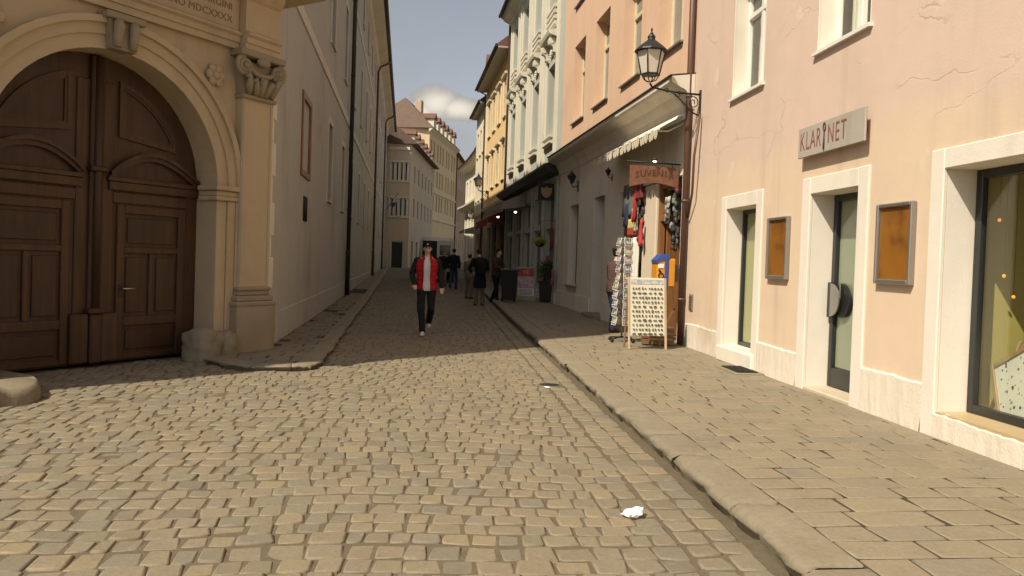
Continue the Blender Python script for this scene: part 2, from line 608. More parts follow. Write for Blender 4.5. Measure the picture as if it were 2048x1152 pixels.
def lay(parent, name, joined, stones, mat, style, limit=300, seed=1):
    """stones: list of (cx, cy, z, hw, hl, angle). The largest in view become parts of their own."""
    rng = random.Random(seed)
    st = dict(cobble=dict(edge=.007, corner=.012, side=.05, jit=.09, tilt=.028, round_=.115, flat=.415),
              flag=dict(edge=.0015, corner=.003, side=.04, jit=.028, tilt=.004, round_=.03, flat=.475))[style]
    scored = []
    for i, s in enumerate(stones):
        x, y, a = project((s[0], s[1], s[2]))
        if a < .5:
            continue
        vis = -20 < x < 2068 and y < 1165
        scored.append(((0 if vis else 1), a - 3 * (s[3] * s[4]) ** .5, i))
    scored.sort()
    single = set(k[2] for k in scored[:limit])
    variants = {}
    V, F, RND = [], [], []
    for i, s in enumerate(stones):
        cx, cy, z, hw, hl, ang = s
        if i in single:
            k = (rng.randrange(20), round(hw / hl, 1))
            if k not in variants:
                r2 = random.Random(seed * 1000 + len(variants))
                me = bpy.data.meshes.new(name)
                me.from_pydata(stone_verts(hw, hl, rng=r2, **st), [], STONE_F)
                me.polygons.foreach_set('use_smooth', STONE_S)
                me.materials.append(mat)
                variants[k] = (me, hw, hl)
            me, w0, l0 = variants[k]
            o = bpy.data.objects.new(name, me)
            o.location = (cx, cy, z)
            o.rotation_euler = (0, 0, ang)
            o.scale = (hw / w0, hl / l0, 1)
            o.parent = parent
            COL.objects.link(o)
        else:
            v = stone_verts(hw, hl, rng=rng, **st)
            c, sn = math.cos(ang), math.sin(ang)
            b = len(V)
            V += [(cx + c * p[0] - sn * p[1], cy + sn * p[0] + c * p[1], z + p[2]) for p in v]
            F += [tuple(q + b for q in f) for f in STONE_F]
            RND += [rng.random()] * len(v)
    if V:
        me = bpy.data.meshes.new(joined)
        me.from_pydata(V, [], F)
        me.polygons.foreach_set('use_smooth', STONE_S * (len(F) // len(STONE_S)))
        at = me.attributes.new('rnd', 'FLOAT', 'POINT')
        at.data.foreach_set('value', RND)
        me.materials.append(mat)
        o = link(joined, me, None, parent)
        o['kind'] = 'stuff'

# left pavement outline (photo pixels on the street) and its inner edge on the palace wall
LP_PX = [(392, 719), (442, 734), (500, 742), (583, 742), (623, 741), (648, 730), (672, 695), (705, 645), (740, 602)]
LP = [ground(x, y, .0) for x, y in LP_PX]
_d = (LP[-1] - LP[-3]).normalized()
LP += [LP[-1] + Vector((-.147, .989, 0)) * t for t in (5, 10, 20, 40, 62)]
LPOLY = [(p.x, p.y) for p in LP] + [(LP[-1].x - 3, LP[-1].y), (-3.9, 11.3), (-4.6, 10.2)]
def gate_d(x, y):
    q = Vector((x, y, 0)) - GATE.o
    return q.dot(GATE.u), q.dot(GATE.n)
ISL = [GATE.w(x, d, 0) for x, d in ((3.85, .15), (3.62, .75), (3.72, 1.15), (4.05, 1.42), (7.2, 1.45), (7.2, -.1), (3.85, -.1))]
ISLPOLY = [(p.x, p.y) for p in ISL]
def street_ok(x, y):
    if in_poly(x, y, LPOLY) or in_poly(x, y, ISLPOLY):
        return False
    lx, d = gate_d(x, y)
    if 0 < lx < 7 and d < (-.33 if .95 < lx < 3.9 else .0):
        return False
    q = (Vector((x, y, 0)) - PAL.o)
    if q.dot(PAL.n) < 0 and q.dot(PAL.u) < 0:
        return False
    return True

rng = random.Random(11)
stones = []
v = 1.45
while v < 30:
    pitch = rng.uniform(.150, .190)
    s = KERB_S - .02 - .36
    rowj = rng.uniform(-.2, .2)
    lim = -9.0
    s += rng.uniform(-.03, 0)
    while s > lim:
        w = rng.uniform(.120, .198) if rng.random() > .08 else rng.uniform(.09, .125)
        c = s - w / 2
        # rows sag gently towards the camera on the left and waver
        bend = -.020 * max(0, -c - 1.2) ** 2 + .05 * math.sin(c * 1.1 + v * .35) + .03 * math.sin(c * 2.7 - v * .8)
        slope = (-.04 * max(0, -c - 1.2) * -1) + .055 * math.cos(c * 1.1 + v * .35) + .08 * math.cos(c * 2.7 - v * .8)
        p = SV(c, v + bend)
        px, py, a = project(p) if p.y > .8 else (9e9, 9e9, -1)
        if a > .8 and -420 < px < 2400 and py < 1420 and street_ok(p.x, p.y):
            g1 = rng.uniform(.005, .012)
            g2 = rng.uniform(.004, .011)
            stones.append((p.x, p.y, p.z + rng.uniform(-.005, .003), (w - g1) / 2, (pitch - g2) / 2,
                           math.atan2(ACROSS.y, ACROSS.x) + math.atan(slope) + rng.gauss(0, .022)))
        s -= w
    v += pitch
for k in range(2):                                   # two courses laid along the kerb as a gutter
    v = 1.3
    while v < 30:
        ln = rng.uniform(.15, .21)
        p = SV(KERB_S - .02 - .18 * k - .09, v + ln / 2, -.001 * (2 - k))
        stones.append((p.x, p.y, p.z, (.18 - .012) / 2, (ln - .012) / 2, math.atan2(ACROSS.y, ACROSS.x) + rng.gauss(0, .02)))
        v += ln
lay(street, 'cobblestone', 'cobblestones', stones, M['cobble'], 'cobble', 300, 3)

# ------------------------------------------------------------------ right pavement
base = MB()
vv = [.0, 5, 10, 13.2, 18, 24, 30]
def strip(mb, vlist, s0, sfun, top, bot):
    lo = [SV(s0, q, top) for q in vlist]
    hi = [SV(sfun(q) + .25, q, top) for q in vlist]
    n = len(vlist)
    mb.add(lo + hi, [(i, n + i, n + i + 1, i + 1)[::-1] for i in range(n - 1)])
    lo2 = [SV(s0, q, bot) for q in vlist]
    mb.add(lo + lo2, [(i, i + 1, n + i + 1, n + i) for i in range(n - 1)])
strip(base, vv, KERB_S + KERB_W - .01, facade_s, PAVE_Z - .0065, -.05)
pavement = structure('pavement', base, M['joint'])
rng = random.Random(5)
fl = []
v = 1.0
while v < 30:
    pitch = rng.uniform(.19, .265)
    smax = facade_s(v) + .12
    s = KERB_S + KERB_W + .008
    first = True
    while s < smax:
        w = rng.uniform(.26, .52)
        if first and rng.random() < .5:
            w *= .6
        first = False
        p = SV(s + w / 2, v + pitch / 2 + .03 * math.sin(s * 1.3 + v * .7), PAVE_Z)
        px, py, a = project(p) if p.y > .6 else (0, 9e9, -1)
        if a > .6 and px < 2500 and py < 1420:
            fl.append((p.x, p.y, p.z + rng.uniform(-.0012, .0012), (w - rng.uniform(.013, .020)) / 2, (pitch - rng.uniform(.013, .019)) / 2,
                       math.atan2(ACROSS.y, ACROSS.x) + .039 * math.cos(s * 1.3 + v * .7) + rng.gauss(0, .007)))
        s += w
    v += pitch
lay(pavement, 'flagstone', 'flagstones', fl, M['flag'], 'flag', 300, 8)

def kerb_stone(parent, a, b, ia, ib, top, rng, mat):
    """kerb block between outer points a-b and inner points ia-ib (on the street plane)"""
    prof = [(0.060, -.05), (.045, top * .28), (.006, top * .66), (.022, top * .90), (.055, top * .995), (1, top)]
    T_ = [0, .02, .16, .30, .44, .58, .72, .86, .98, 1]
    n = len(T_) - 1
    V = []
    wb = rng.uniform(-.012, .012)
    for i in range(n + 1):
        t = T_[i]
        o = a.lerp(b, t)
        q = ia.lerp(ib, t)
        w = (q - o)
        endr = .010 if i in (0, n) else 0
        for k, (x, z) in enumerate(prof):
            p = o + (w.normalized() * x if k < 5 else w * x)
            jx = rng.uniform(-.020, .022) if k in (1, 2, 3) else (rng.uniform(-.012, .02) if k == 4 else 0)
            p = p + w.normalized() * (jx + (wb if k < 4 else 0))
            V.append((p.x, p.y, p.z + z - (endr if k > 1 else 0) + (rng.uniform(-.010, .004) if k in (2, 3) else rng.uniform(-.004, .003) if k == 4 else rng.uniform(-.002, .002))))
    m = len(prof)
    F = [(i * m + k, (i + 1) * m + k, (i + 1) * m + k + 1, i * m + k + 1)[::-1] for i in range(n) for k in range(m - 1)]
    F += [tuple(range(m)), tuple(range(n * m + m - 1, n * m - 1, -1))]
    me = bpy.data.meshes.new('kerb_stone')
    me.from_pydata(V, [], F)
    me.polygons.foreach_set('use_smooth', [True] * len(F))
    link('kerb_stone', me, mat, parent)
rng = random.Random(21)
v = .6
while v < 60:
    ln = rng.uniform(.62, 1.15) if v < 30 else 3.0
    g_ = .006
    kerb_stone(pavement, SV(KERB_S, v + g_), SV(KERB_S, v + ln - g_), SV(KERB_S + KERB_W, v + g_), SV(KERB_S + KERB_W, v + ln - g_), PAVE_Z, rng, M['kerb'])
    v += ln
def m_farflag():
    t = NT('far_flagstones')
    br = t.n.new('ShaderNodeTexBrick')
    br.inputs['Scale'].default_value = 2.2
    br.inputs['Color1'].default_value = (.25, .21, .145, 1)
    br.inputs['Color2'].default_value = (.20, .17, .12, 1)
    br.inputs['Mortar'].default_value = (.08, .07, .05, 1)
    t.t.links.new(t.co, br.inputs['Vector'])
    return t.done(br.outputs['Color'], .85, .2)
farp = MB()
strip(farp, [30.0, 36, 46, 60], KERB_S + KERB_W - .01, facade_s, PAVE_Z - .003, -.05)
part('far_paving', farp, m_farflag(), pavement)

# ------------------------------------------------------------------ left pavement
LZ = .07
lp = MB()
outer = LP
def wall_pt(p):
    """foot of the palace wall beside p"""
    q = p - PAL.o
    return PAL.o + PAL.u * min(.05, q.dot(PAL.u)) + PAL.n * -.1
def inner_pt(p, w=.27):
    i = min(range(len(outer)), key=lambda k: (outer[k] - p).length)
    t = (outer[min(i + 1, len(outer) - 1)] - outer[max(i - 1, 0)]).normalized()
    return p + Vector((-t.y, t.x, 0)) * w
core = [Vector((p.x, p.y, gz(p.y) + LZ - .014)) for p in [inner_pt(q, .2) for q in outer]]
wallp = [Vector((wall_pt(p).x, wall_pt(p).y, gz(p.y) + LZ - .014)) for p in outer]
wallp[0] = wallp[1] = wallp[2] = wallp[3] = Vector((-4.2, 10.6, LZ - .014))
wallp[4] = wallp[5] = Vector((-3.9, 11.2, LZ - .014))
n = len(outer)
lp.add(core + wallp, [(i, i + 1, n + i + 1, n + i) for i in range(n - 1)])
left_pavement = structure('left_pavement', lp, M['joint'])
rng = random.Random(31)
for i in range(n - 1):
    a, b = outer[i], outer[i + 1]
    ln = (b - a).length
    k = max(1, round(ln / .8)) if a.y < 30 else max(1, round(ln / 4))
    for j in range(k):
        p0, p1 = a.lerp(b, (j + .008) / k), a.lerp(b, (j + .992) / k)
        t0 = inner_pt(a).lerp(inner_pt(b), (j + .008) / k)
        t1 = inner_pt(a).lerp(inner_pt(b), (j + .992) / k)
        for q in (p0, p1, t0, t1):
            q.z = gz(q.y)
        kerb_stone(left_pavement, p0, p1, t0, t1, LZ, rng, M['kerb'])
fl = []
v = 8.6
while v < 27:
    pitch = rng.uniform(.2, .32)
    s = -7.0
    while s < -1.0:
        w = rng.uniform(.22, .42)
        p = SV(s + w / 2, v + pitch / 2, LZ)
        i = min(range(len(outer)), key=lambda k: (outer[k] - p).length)
        ip = [(q.x, q.y) for q in core] + [(q.x, q.y) for q in wallp[::-1]]
        q = p - PAL.o
        if in_poly(p.x, p.y, ip) and not (q.dot(PAL.n) < .02 and q.dot(PAL.u) < 0):
            fl.append((p.x, p.y, p.z + rng.uniform(-.008, .004), (w - .03) / 2, (pitch - .03) / 2, math.atan2(ACROSS.y, ACROSS.x) + rng.gauss(0, .07)))
        s += w
    v += pitch
lay(left_pavement, 'flagstone', 'flagstones', fl, M['cobble'], 'flag', 300, 9)
far_l = MB()
pts = [p for p in outer if p.y > 25]
far_l.add([Vector((inner_pt(p, .2).x, p.y, gz(p.y) + LZ - .004)) for p in pts] + [Vector((wall_pt(p).x, p.y, gz(p.y) + LZ - .004)) for p in pts],
          [(i, i + 1, len(pts) + i + 1, len(pts) + i) for i in range(len(pts) - 1)])
part('far_paving', far_l, m_farflag(), left_pavement)
# ------------------------------------------------------------------ facade helpers (local coordinates of a Face)
def wall_mesh(mb, x0, x1, z0, z1, holes, depth):
    """front sheet at y=0 with rectangular openings (x0,x1,z0,z1[,depth]) and their reveals"""
    X = sorted(set([x0, x1] + [q for h in holes for q in h[:2]]))
    Z = sorted(set([z0, z1] + [q for h in holes for q in h[2:4]]))
    X = [q for q in X if x0 <= q <= x1]
    Z = [q for q in Z if z0 <= q <= z1]
    for i in range(len(X) - 1):
        for j in range(len(Z) - 1):
            cx, cz = (X[i] + X[i + 1]) / 2, (Z[j] + Z[j + 1]) / 2
            if any(h[0] < cx < h[1] and h[2] < cz < h[3] for h in holes):
                continue
            mb.quad((X[i], 0, Z[j]), (X[i], 0, Z[j + 1]), (X[i + 1], 0, Z[j + 1]), (X[i + 1], 0, Z[j]))
    for h in holes:
        a, b, c, d = h[:4]
        e = -(h[4] if len(h) > 4 else depth)
        mb.quad((a, 0, c), (a, e, c), (a, e, d), (a, 0, d))
        mb.quad((b, 0, c), (b, 0, d), (b, e, d), (b, e, c))
        mb.quad((a, 0, d), (a, e, d), (b, e, d), (b, 0, d))
        mb.quad((a, 0, c), (b, 0, c), (b, e, c), (a, e, c))
    return mb
def shell(parent, x0, x1, H, mat, dep=8.0, z0=-.4, roof=None, over=.55, rise=3.2, gut=None):
    """side, back and roof of a house behind its facade"""
    m = MB()
    m.quad((x0, 0, z0), (x0, -dep, z0), (x0, -dep, H), (x0, 0, H))
    m.quad((x1, 0, z0), (x1, 0, H), (x1, -dep, H), (x1, -dep, z0))
    m.quad((x0, -dep, z0), (x1, -dep, z0), (x1, -dep, H), (x0, -dep, H))
    m.quad((x0, 0, H), (x1, 0, H), (x1, -dep, H), (x0, -dep, H))
    part('side_walls', m, mat, parent)
    if roof:
        r = MB()
        r.prism([(over, H + .02), (over, H + .14), (-dep / 2, H + rise), (-dep - .3, H + .14), (-dep - .3, H + .02)], 'x', x0, x1)
        ro = part('roof', r, roof, parent)
        part('soffit', MB().box(x0, x1, .0, over - .02, H - .07, H + .012), M['soffit'], parent)
        if gut:
            q = MB().tube([(x0, over + .06, H + .05), (x1, over + .06, H + .05)], .075, 8)
            part('gutter', q, gut, ro)
_wc = {}
def window(parent, x0, x1, z0, z1, y, frame, pane, bars=(1, 1), fw=.06, sill=None, sillp=.08, dark=None, name='window', split=.68):
    """casement: frame with mullions, glass panes behind it, a sill in front of the wall"""
    w, h = round(x1 - x0, 3), round(z1 - z0, 3)
    k = (w, h, bars, fw, frame.name, split)
    if k not in _wc:
        m = MB()
        t = .06
        m.bbox(0, fw, 0, t, 0, h, .008).bbox(w - fw, w, 0, t, 0, h, .008)
        m.bbox(fw, w - fw, 0, t - .002, 0, fw, .008).bbox(fw, w - fw, 0, t - .002, h - fw, h, .008)
        for i in range(bars[0]):
            c = w * (i + 1) / (bars[0] + 1)
            m.bbox(c - fw * .7, c + fw * .7, .004, t + .012, fw, h - fw, .008)
        for j in range(bars[1]):
            c = h * (split if bars[1] == 1 else (j + 1) / (bars[1] + 1))
            m.bbox(fw, w - fw, .002, t + .018, c - fw * .6, c + fw * .6, .008)
        g = MB().box(fw * .5, w - fw * .5, .012, .022, fw * .5, h - fw * .5)
        a = m.mesh(name)
        a.materials.append(frame)
        _wc[k] = (a, g.mesh('pane'))
    a, b = _wc[k]
    o = link(name, a, None, parent, (x0, y, z0))
    key = (k, pane.name)
    if key not in _wc:
        b2 = b.copy()
        b2.materials.append(pane)
        _wc[key] = b2
    link('pane', _wc[key], None, o)
    if sill:
        ks = (w, sill.name, 'sill', sillp, round(y, 2))
        if ks not in _wc:
            s_ = MB()
            s_.prism([(-.0, -.03), (-y + sillp, -.055), (-y + sillp, -.02), (-.0, .012)], 'x', -.05, w + .05)
            _wc[ks] = s_.mesh('sill')
            _wc[ks].materials.append(sill)
        link('sill', _wc[ks], None, o)
    return o
def text_mesh(txt, size, ext=.004, align='CENTER', bold=0.0, space=1.0):
    cu = bpy.data.curves.new('lettering', 'FONT')
    cu.body, cu.size, cu.extrude, cu.align_x = txt, size, ext, align
    cu.align_y = 'CENTER'
    cu.offset = bold
    cu.space_character = space
    cu.resolution_u = 3
    o = bpy.data.objects.new('lettering', cu)
    COL.objects.link(o)
    dg = bpy.context.evaluated_depsgraph_get()
    me = bpy.data.meshes.new_from_object(o.evaluated_get(dg))
    COL.objects.unlink(o)
    bpy.data.objects.remove(o)
    return me
def lettering(txt, size, mat, parent, loc, rot, **k):
    me = text_mesh(txt, size, **k)
    me.materials.clear()
    me.materials.append(mat)
    o = link('lettering', me, None, parent, loc)
    o.rotation_euler = rot
    return o
FLAT_ON_WALL = (R(90), 0, R(180))           # lettering standing on a wall, read from outside (local y+)

M['soffit'] = m_plain('grey_beige_soffit', (.40, .36, .29), .85)
# ------------------------------------------------------------------ the pink house with the instrument sign
def m_pink():
    t = NT('pink_plaster')
    s = t.sep()
    big, mid, fine = t.noise(.6, 5, .6), t.noise(3.0, 6, .65), t.noise(50, 3)
    up = t.mix(mid, (.588, .445, .355), (.676, .518, .418))
    lo = t.mix(mid, (.62, .475, .335), (.70, .55, .395))
    edge = t.math('ADD', s[2], t.math('MULTIPLY', t.math('SUBTRACT', t.noise(1.1, 6, .7), .5), .9))
    col = t.mix(t.ramp(edge, 2.75, 3.15), lo, up)
    col = t.mix(t.math('MULTIPLY', t.ramp(big, .46, .72), .42), col, (.50, .385, .30))
    patch = t.ramp(t.noise(1.9, 4, .5, vec=None, dist=.4), .66, .70)
    col = t.mix(t.math('MULTIPLY', patch, .60), col, (.70, .58, .43))
    st = t.noise(1.0, 5, .6, sc3=(3.0, 3.0, .22))
    col = t.mix(t.math('MULTIPLY', t.ramp(st, .52, .74), .34), col, (.44, .34, .25))
    # hairline cracks with flaked edges, only where the plaster is loose
    vo = t.n.new('ShaderNodeTexVoronoi')
    vo.feature = 'DISTANCE_TO_EDGE'
    vo.inputs['Scale'].default_value = .85
    mx = t.n.new('ShaderNodeMix')
    mx.data_type = 'VECTOR'
    mx.inputs[0].default_value = .24
    nz = t.n.new('ShaderNodeTexNoise')
    nz.inputs['Scale'].default_value = 3.0
    nz.inputs['Detail'].default_value = 6
    t.t.links.new(t.co, nz.inputs['Vector'])
    t.t.links.new(t.co, mx.inputs[4])
    t.t.links.new(nz.outputs['Color'], mx.inputs[5])
    mp = t.n.new('ShaderNodeMapping')
    mp.inputs['Rotation'].default_value = (0, R(38), 0)
    mp.inputs['Scale'].default_value = (.8, 1, 2.1)
    t.t.links.new(mx.outputs[1], mp.inputs[0])
    t.t.links.new(mp.outputs[0], vo.inputs['Vector'])
    ck = t.ramp(vo.outputs['Distance'], .002, .009, 1, 0)
    loose = t.math('MULTIPLY', t.ramp(t.noise(.8, 3), .46, .58), t.ramp(s[2], 2.6, 3.1))
    ck = t.math('MULTIPLY', ck, loose)
    col = t.mix(t.math('MULTIPLY', ck, .38), col, (.36, .25, .17))
    spot = t.ramp(t.noise(8, 4, .7), .67, .75)
    col = t.mix(t.math('MULTIPLY', spot, .35), col, (.78, .62, .47))
    h = t.math('ADD', t.math('MULTIPLY', mid, .7), t.math('MULTIPLY', fine, .25))
    t.bump(t.math('SUBTRACT', h, t.math('MULTIPLY', ck, .35)), .28, .02)
    return t.done(col, .9, .2)
M['pink'] = m_pink()
M['surround'] = m_plaster('white_surround_plaster', (.72, .66, .56), (.42, .34, .25), .30, .06, streak=.25)
M['plinth'] = m_plaster('white_plinth_plaster', (.70, .62, .51), (.40, .31, .22), .55, .08, bump=.5, streak=.18)

pink = thing('pink_house', 'pale pink plastered house with white door surrounds and a cracked upper wall', 'house', matrix=PINK.m)
UPW = [(1.20, 2.30, 4.02, 5.75), (-1.36, -.28, 4.02, 5.75), (-4.0, -2.9, 4.02, 5.75), (-6.6, -5.5, 4.02, 5.75)]
SM = (1.22, 2.32, .34, 2.37)                # narrow glazed opening
DR = (-1.30, -.28, .16, 2.38)               # glass door
SH = (-5.6, -2.62, .33, 2.40)               # shop window
hol = [h + (.26,) for h in UPW] + [SM + (.27,), DR + (.30,), SH + (.30,)]
part('wall', wall_mesh(MB(), -11, 4.02, .0, 9.6, hol, .25), M['pink'], pink)
shell(pink, -11, 4.02, 9.6, M['pink'], 8.0, roof=M['roof'], gut=M['pipe_brown'])
def surround(x0, x1, z0, z1, w, dep, bottom=True, zb=None, y=.022):
    """plaster band round an opening, lining its reveal too"""
    m = MB()
    zb = z0 if zb is None else zb
    m.bbox(x0 - w, x0 + .004, -.02, y, zb, z1 + w, .008)
    m.bbox(x1 - .004, x1 + w, -.02, y, zb, z1 + w, .008)
    m.bbox(x0 + .004, x1 - .004, -.02, y - .002, z1 - .004, z1 + w - .001, .008)
    # lining of the reveal, 3 mm inside the opening
    e = .003
    m.box(x0, x0 + e, -dep, -.021, z0, z1 - e)
    m.box(x1 - e, x1, -dep, -.021, z0, z1 - e)
    m.box(x0, x1, -dep, -.021, z1 - e, z1)
    if bottom:
        m.box(x0 + e, x1 - e, -dep, .02, z0 - .02, z0 + e)
    return m
part('door_surround', surround(*SM, .19, .27, zb=.10), M['surround'], pink)
part('door_surround', surround(*DR, .19, .30, zb=.10, bottom=False), M['surround'], pink)
part('window_surround', surround(*SH, .17, .30, bottom=False, zb=.10), M['surround'], pink)
for h in UPW:
    part('window_surround', surround(*h, .0051, .26, y=.004), M['surround'], pink)
def plinth(x0, x1, z1, seed):
    """rough limewashed plinth with a worn upper edge"""
    r = random.Random(seed)
    n = max(3, int((x1 - x0) / .05))
    m = MB()
    V = []
    for i in range(n + 1):
        x = x0 + (x1 - x0) * i / n
        b = .026 + r.uniform(-.002, .002)
        zt = z1 + r.uniform(-.006, .006) + .006 * math.sin(x * 5 + seed)
        V += [(x, b + r.uniform(0, .004), .09), (x, b + r.uniform(-.002, .002), .26), (x, b, zt - .02), (x, -.01, zt)]
    F = [(i * 4 + k, i * 4 + k + 1, (i + 1) * 4 + k + 1, (i + 1) * 4 + k) for i in range(n) for k in range(3)]
    m.add(V, F + [(3, 2, 1, 0), (n * 4, n * 4 + 1, n * 4 + 2, n * 4 + 3)])
    return m
for i, (a, b, z) in enumerate(((2.51, 4.0, .53), (-.085, 1.025, .53), (-2.449, -1.491, .56), (-11, -5.78, .55))):
    part('plinth', plinth(a, b, z, i + 3), M['plinth'], pink)
part('plinth', plinth(-5.6, -2.62, .33, 9), M['plinth'], pink, label='low sill wall under the shop window')
sl = MB().box(-5.58, -2.635, -.30, .01, .31, .338)
part('window_ledge', sl, m_plain('ochre_stone_ledge', (.44, .33, .18), .5, .3), pink)
for i, h in enumerate(UPW):
    o = window(pink, *h, -.26, M['white_paint'], M['glass'], (1, 1), .065, M['white_paint'], .05)
    c = MB()
    for a, b in ((h[0] + .08, h[0] + .42), (h[1] - .40, h[1] - .08)):
        nn = 14
        V = []
        for k in range(nn + 1):
            x = a + (b - a) * k / nn
            pull = .55 + .45 * 1
            V += [(x - h[0], -.10 + .022 * math.sin(k * 2.1), .1), (x - h[0], -.10 + .022 * math.sin(k * 2.1 + .5), h[3] - h[2] - .1)]
        c.add(V, [(2 * k, 2 * k + 2, 2 * k + 3, 2 * k + 1) for k in range(nn)], True)
    part('curtain', c, M['curtain'], o)
# step under the narrow opening, door threshold
part('step', MB().bbox(1.10, 2.42, -.02, .06, .05, .335, .02), M['surround'], pink)
part('threshold', MB().bbox(DR[0] + .004, DR[1] - .004, -.32, .015, .02, .165, .015), m_plain('worn_threshold_stone', (.50, .42, .31), .8, .2), pink)
# rooms behind the glass: ochre walls, closed boxes
M['ochre'] = m_plain('ochre_room_paint', (.56, .46, .15), .85, .15, .10, 1.5)
def room(x0, x1, z0, z1, y0, dep, mat, name='room'):
    m = MB()
    a, b, c, d = (x0, y0), (x1, y0), (x1, y0 - dep), (x0, y0 - dep)
    m.quad((*a, z0), (*d, z0), (*d, z1), (*a, z1))
    m.quad((*b, z0), (*b, z1), (*c, z1), (*c, z0))
    m.quad((*d, z0), (*c, z0), (*c, z1), (*d, z1))
    m.quad((*a, z0), (*b, z0), (*c, z0), (*d, z0))
    m.quad((*a, z1), (*d, z1), (*c, z1), (*b, z1))
    return m
part('room', room(-5.9, -2.45, .30, 2.5, -.36, 1.3, M['ochre']), M['ochre'], pink)
part('room', room(-1.6, -.05, .10, 2.5, -.37, 2.2, M['ochre']), m_plain('pale_green_room', (.52, .54, .40), .85, .15), pink)
part('room', room(1.0, 2.5, .28, 2.5, -.33, 1.0, M['ochre']), M['ochre'], pink)
part('partition', MB().box(-3.55, -3.45, -1.60, -.75, .30, 2.5), m_plain('brown_partition', (.16, .13, .045), .8, .2), pink)
# shop window: dark metal frame and pane
def glazed(parent, x0, x1, z0, z1, y, fw, bot=None, name='window', t=.06):
    m = MB()
    b = bot or fw
    m.bbox(x0, x0 + fw, y, y + t, z0, z1, .006).bbox(x1 - fw, x1, y, y + t, z0, z1, .006)
    m.bbox(x0 + fw, x1 - fw, y, y + t - .002, z0, z0 + b, .006).bbox(x0 + fw, x1 - fw, y, y + t - .002, z1 - fw, z1, .006)
    o = part(name, m, M['dark_frame'], parent)
    part('pane', MB().box(x0 + fw - .01, x1 - fw + .01, y + .02, y + .03, z0 + b - .01, z1 - fw + .01), M['glass'], o)
    return o
glazed(pink, SH[0] + .004, SH[1] - .004, SH[2] + .008, SH[3] - .006, -.335, .075)
door = glazed(pink, DR[0] + .004, DR[1] - .004, DR[2] + .01, DR[3] - .006, -.335, .075, .22, 'door')
glazed(pink, SM[0] + .004, SM[1] - .004, SM[2] + .008, SM[3] - .006, -.30, .055)
for nm, (a, b, c, d), y_, m_ in (('frosted_film', (DR[0] + .08, DR[1] - .08, DR[2] + .24, DR[3] - .08), -.327, m_plain('pale_frosted_film', (.34, .36, .27), .6, .3, .1, 2)), ('frosted_film', (SM[0] + .06, SM[1] - .06, SM[2] + .07, SM[3] - .06), -.296, m_plain('yellow_green_film', (.42, .40, .17), .6, .3, .1, 2))):
    part(nm, MB().box(a, b, y_ - .006, y_, c, d), m_, pink)
# half-round pull handle: steel plate and an offset black half disc
def halfdisc(m, cx, cz, r, y0, y1, left):
    pts = [(cx, cz - r)] + [(cx + (-1 if left else 1) * r * math.sin(math.pi * k / 14), cz - r * math.cos(math.pi * k / 14)) for k in range(1, 14)] + [(cx, cz + r)]
    if not left:
        pts = pts
    return m.prism(pts, 'y', y0, y1)
hx = DR[1] - .10
hd = part('handle', halfdisc(MB(), hx, 1.17, .19, -.235, -.22, True), M['steel'], door)
part('backing', halfdisc(MB(), hx - .14, 1.17, .19, -.30, -.27, True), M['black'], door)
part('bracket', MB().box(hx - .02, hx + .06, -.30, -.2205, .97, 1.37), M['dark_frame'], door)
part('notice', MB().box(DR[0] + .09, DR[0] + .22, -.292, -.288, 1.55, 1.78), M['white'], door, label='small white notice stuck to the glass')
# lamps hanging in the shop window and decorations
M['orange_glow'] = m_emit('orange_bulb', (1.0, .33, .05), .8)
for i, (px_, py_) in enumerate(((1999, 440), (2008, 552), (2027, 594), (1960, 683))):
    x, z = PINK.px(px_, py_, -.55)
    o = link('orange_bulb', MB().ball((0, 0, 0), .015, 8, 6).mesh('orange_bulb'), M['orange_glow'], None, PINK.w(x, -.55, z))
    w_ = MB().tube([(0, 0, .02), (0, 0, 2.45 - z)], .0015, 4)
    part('cord', w_, M['black'], o)
    tag(o, 'tiny glowing orange bulb hanging on a thread inside the big shop window', 'bulb', 'orange bulbs in the shop window')
def m_speckle():
    t = NT('speckled_print')
    vo = t.n.new('ShaderNodeTexVoronoi')
    vo.inputs['Scale'].default_value = 22
    t.t.links.new(t.co, vo.inputs['Vector'])
    n = t.noise(14, 4)
    f = t.math('MULTIPLY', t.ramp(vo.outputs['Distance'], .28, .36, 1, 0), t.ramp(n, .45, .55))
    return t.done(t.mix(f, (.74, .71, .62), (.07, .07, .06)), .7)
pic = thing('framed_print', 'framed white print with dark leafy pattern leaning inside the shop window', 'picture', matrix=PINK.m @ Matrix.Translation((-3.17, -.43, .345)) @ Matrix.Rotation(R(30), 4, 'Y') @ Matrix.Rotation(R(12), 4, 'X'))
part('print', MB().box(-.33, .33, -.012, .004, .04, .62), m_speckle(), pic)
fm = MB().bbox(-.37, -.33, -.02, .02, 0, .66, .005).bbox(.33, .37, -.02, .02, 0, .66, .005).bbox(-.33, .33, -.02, .019, 0, .04, .005).bbox(-.33, .33, -.02, .019, .62, .66, .005)
part('frame', fm, m_wood('pale_frame_wood', (.34, .22, .11), (.46, .32, .17)), pic)
easel = thing('display_easel', 'grey card stand with a slanted wooden leg inside the shop window', 'stand', matrix=PINK.m @ Matrix.Translation((-2.78, -.72, .34)))
part('panel', MB().bbox(-.3, .1, -.03, .0, .1, .60, .006), m_plain('grey_card', (.30, .27, .22), .8), easel)
part('leg', MB().tube([(.28, .12, .0), (.12, .0, .62)], .018, 6), m_wood('easel_wood', (.25, .16, .08), (.36, .24, .13)), easel)
part('leg', MB().tube([(-.25, .12, .0), (-.1, .0, .58)], .018, 6), m_wood('easel_wood_b', (.25, .16, .08), (.36, .24, .13)), easel)

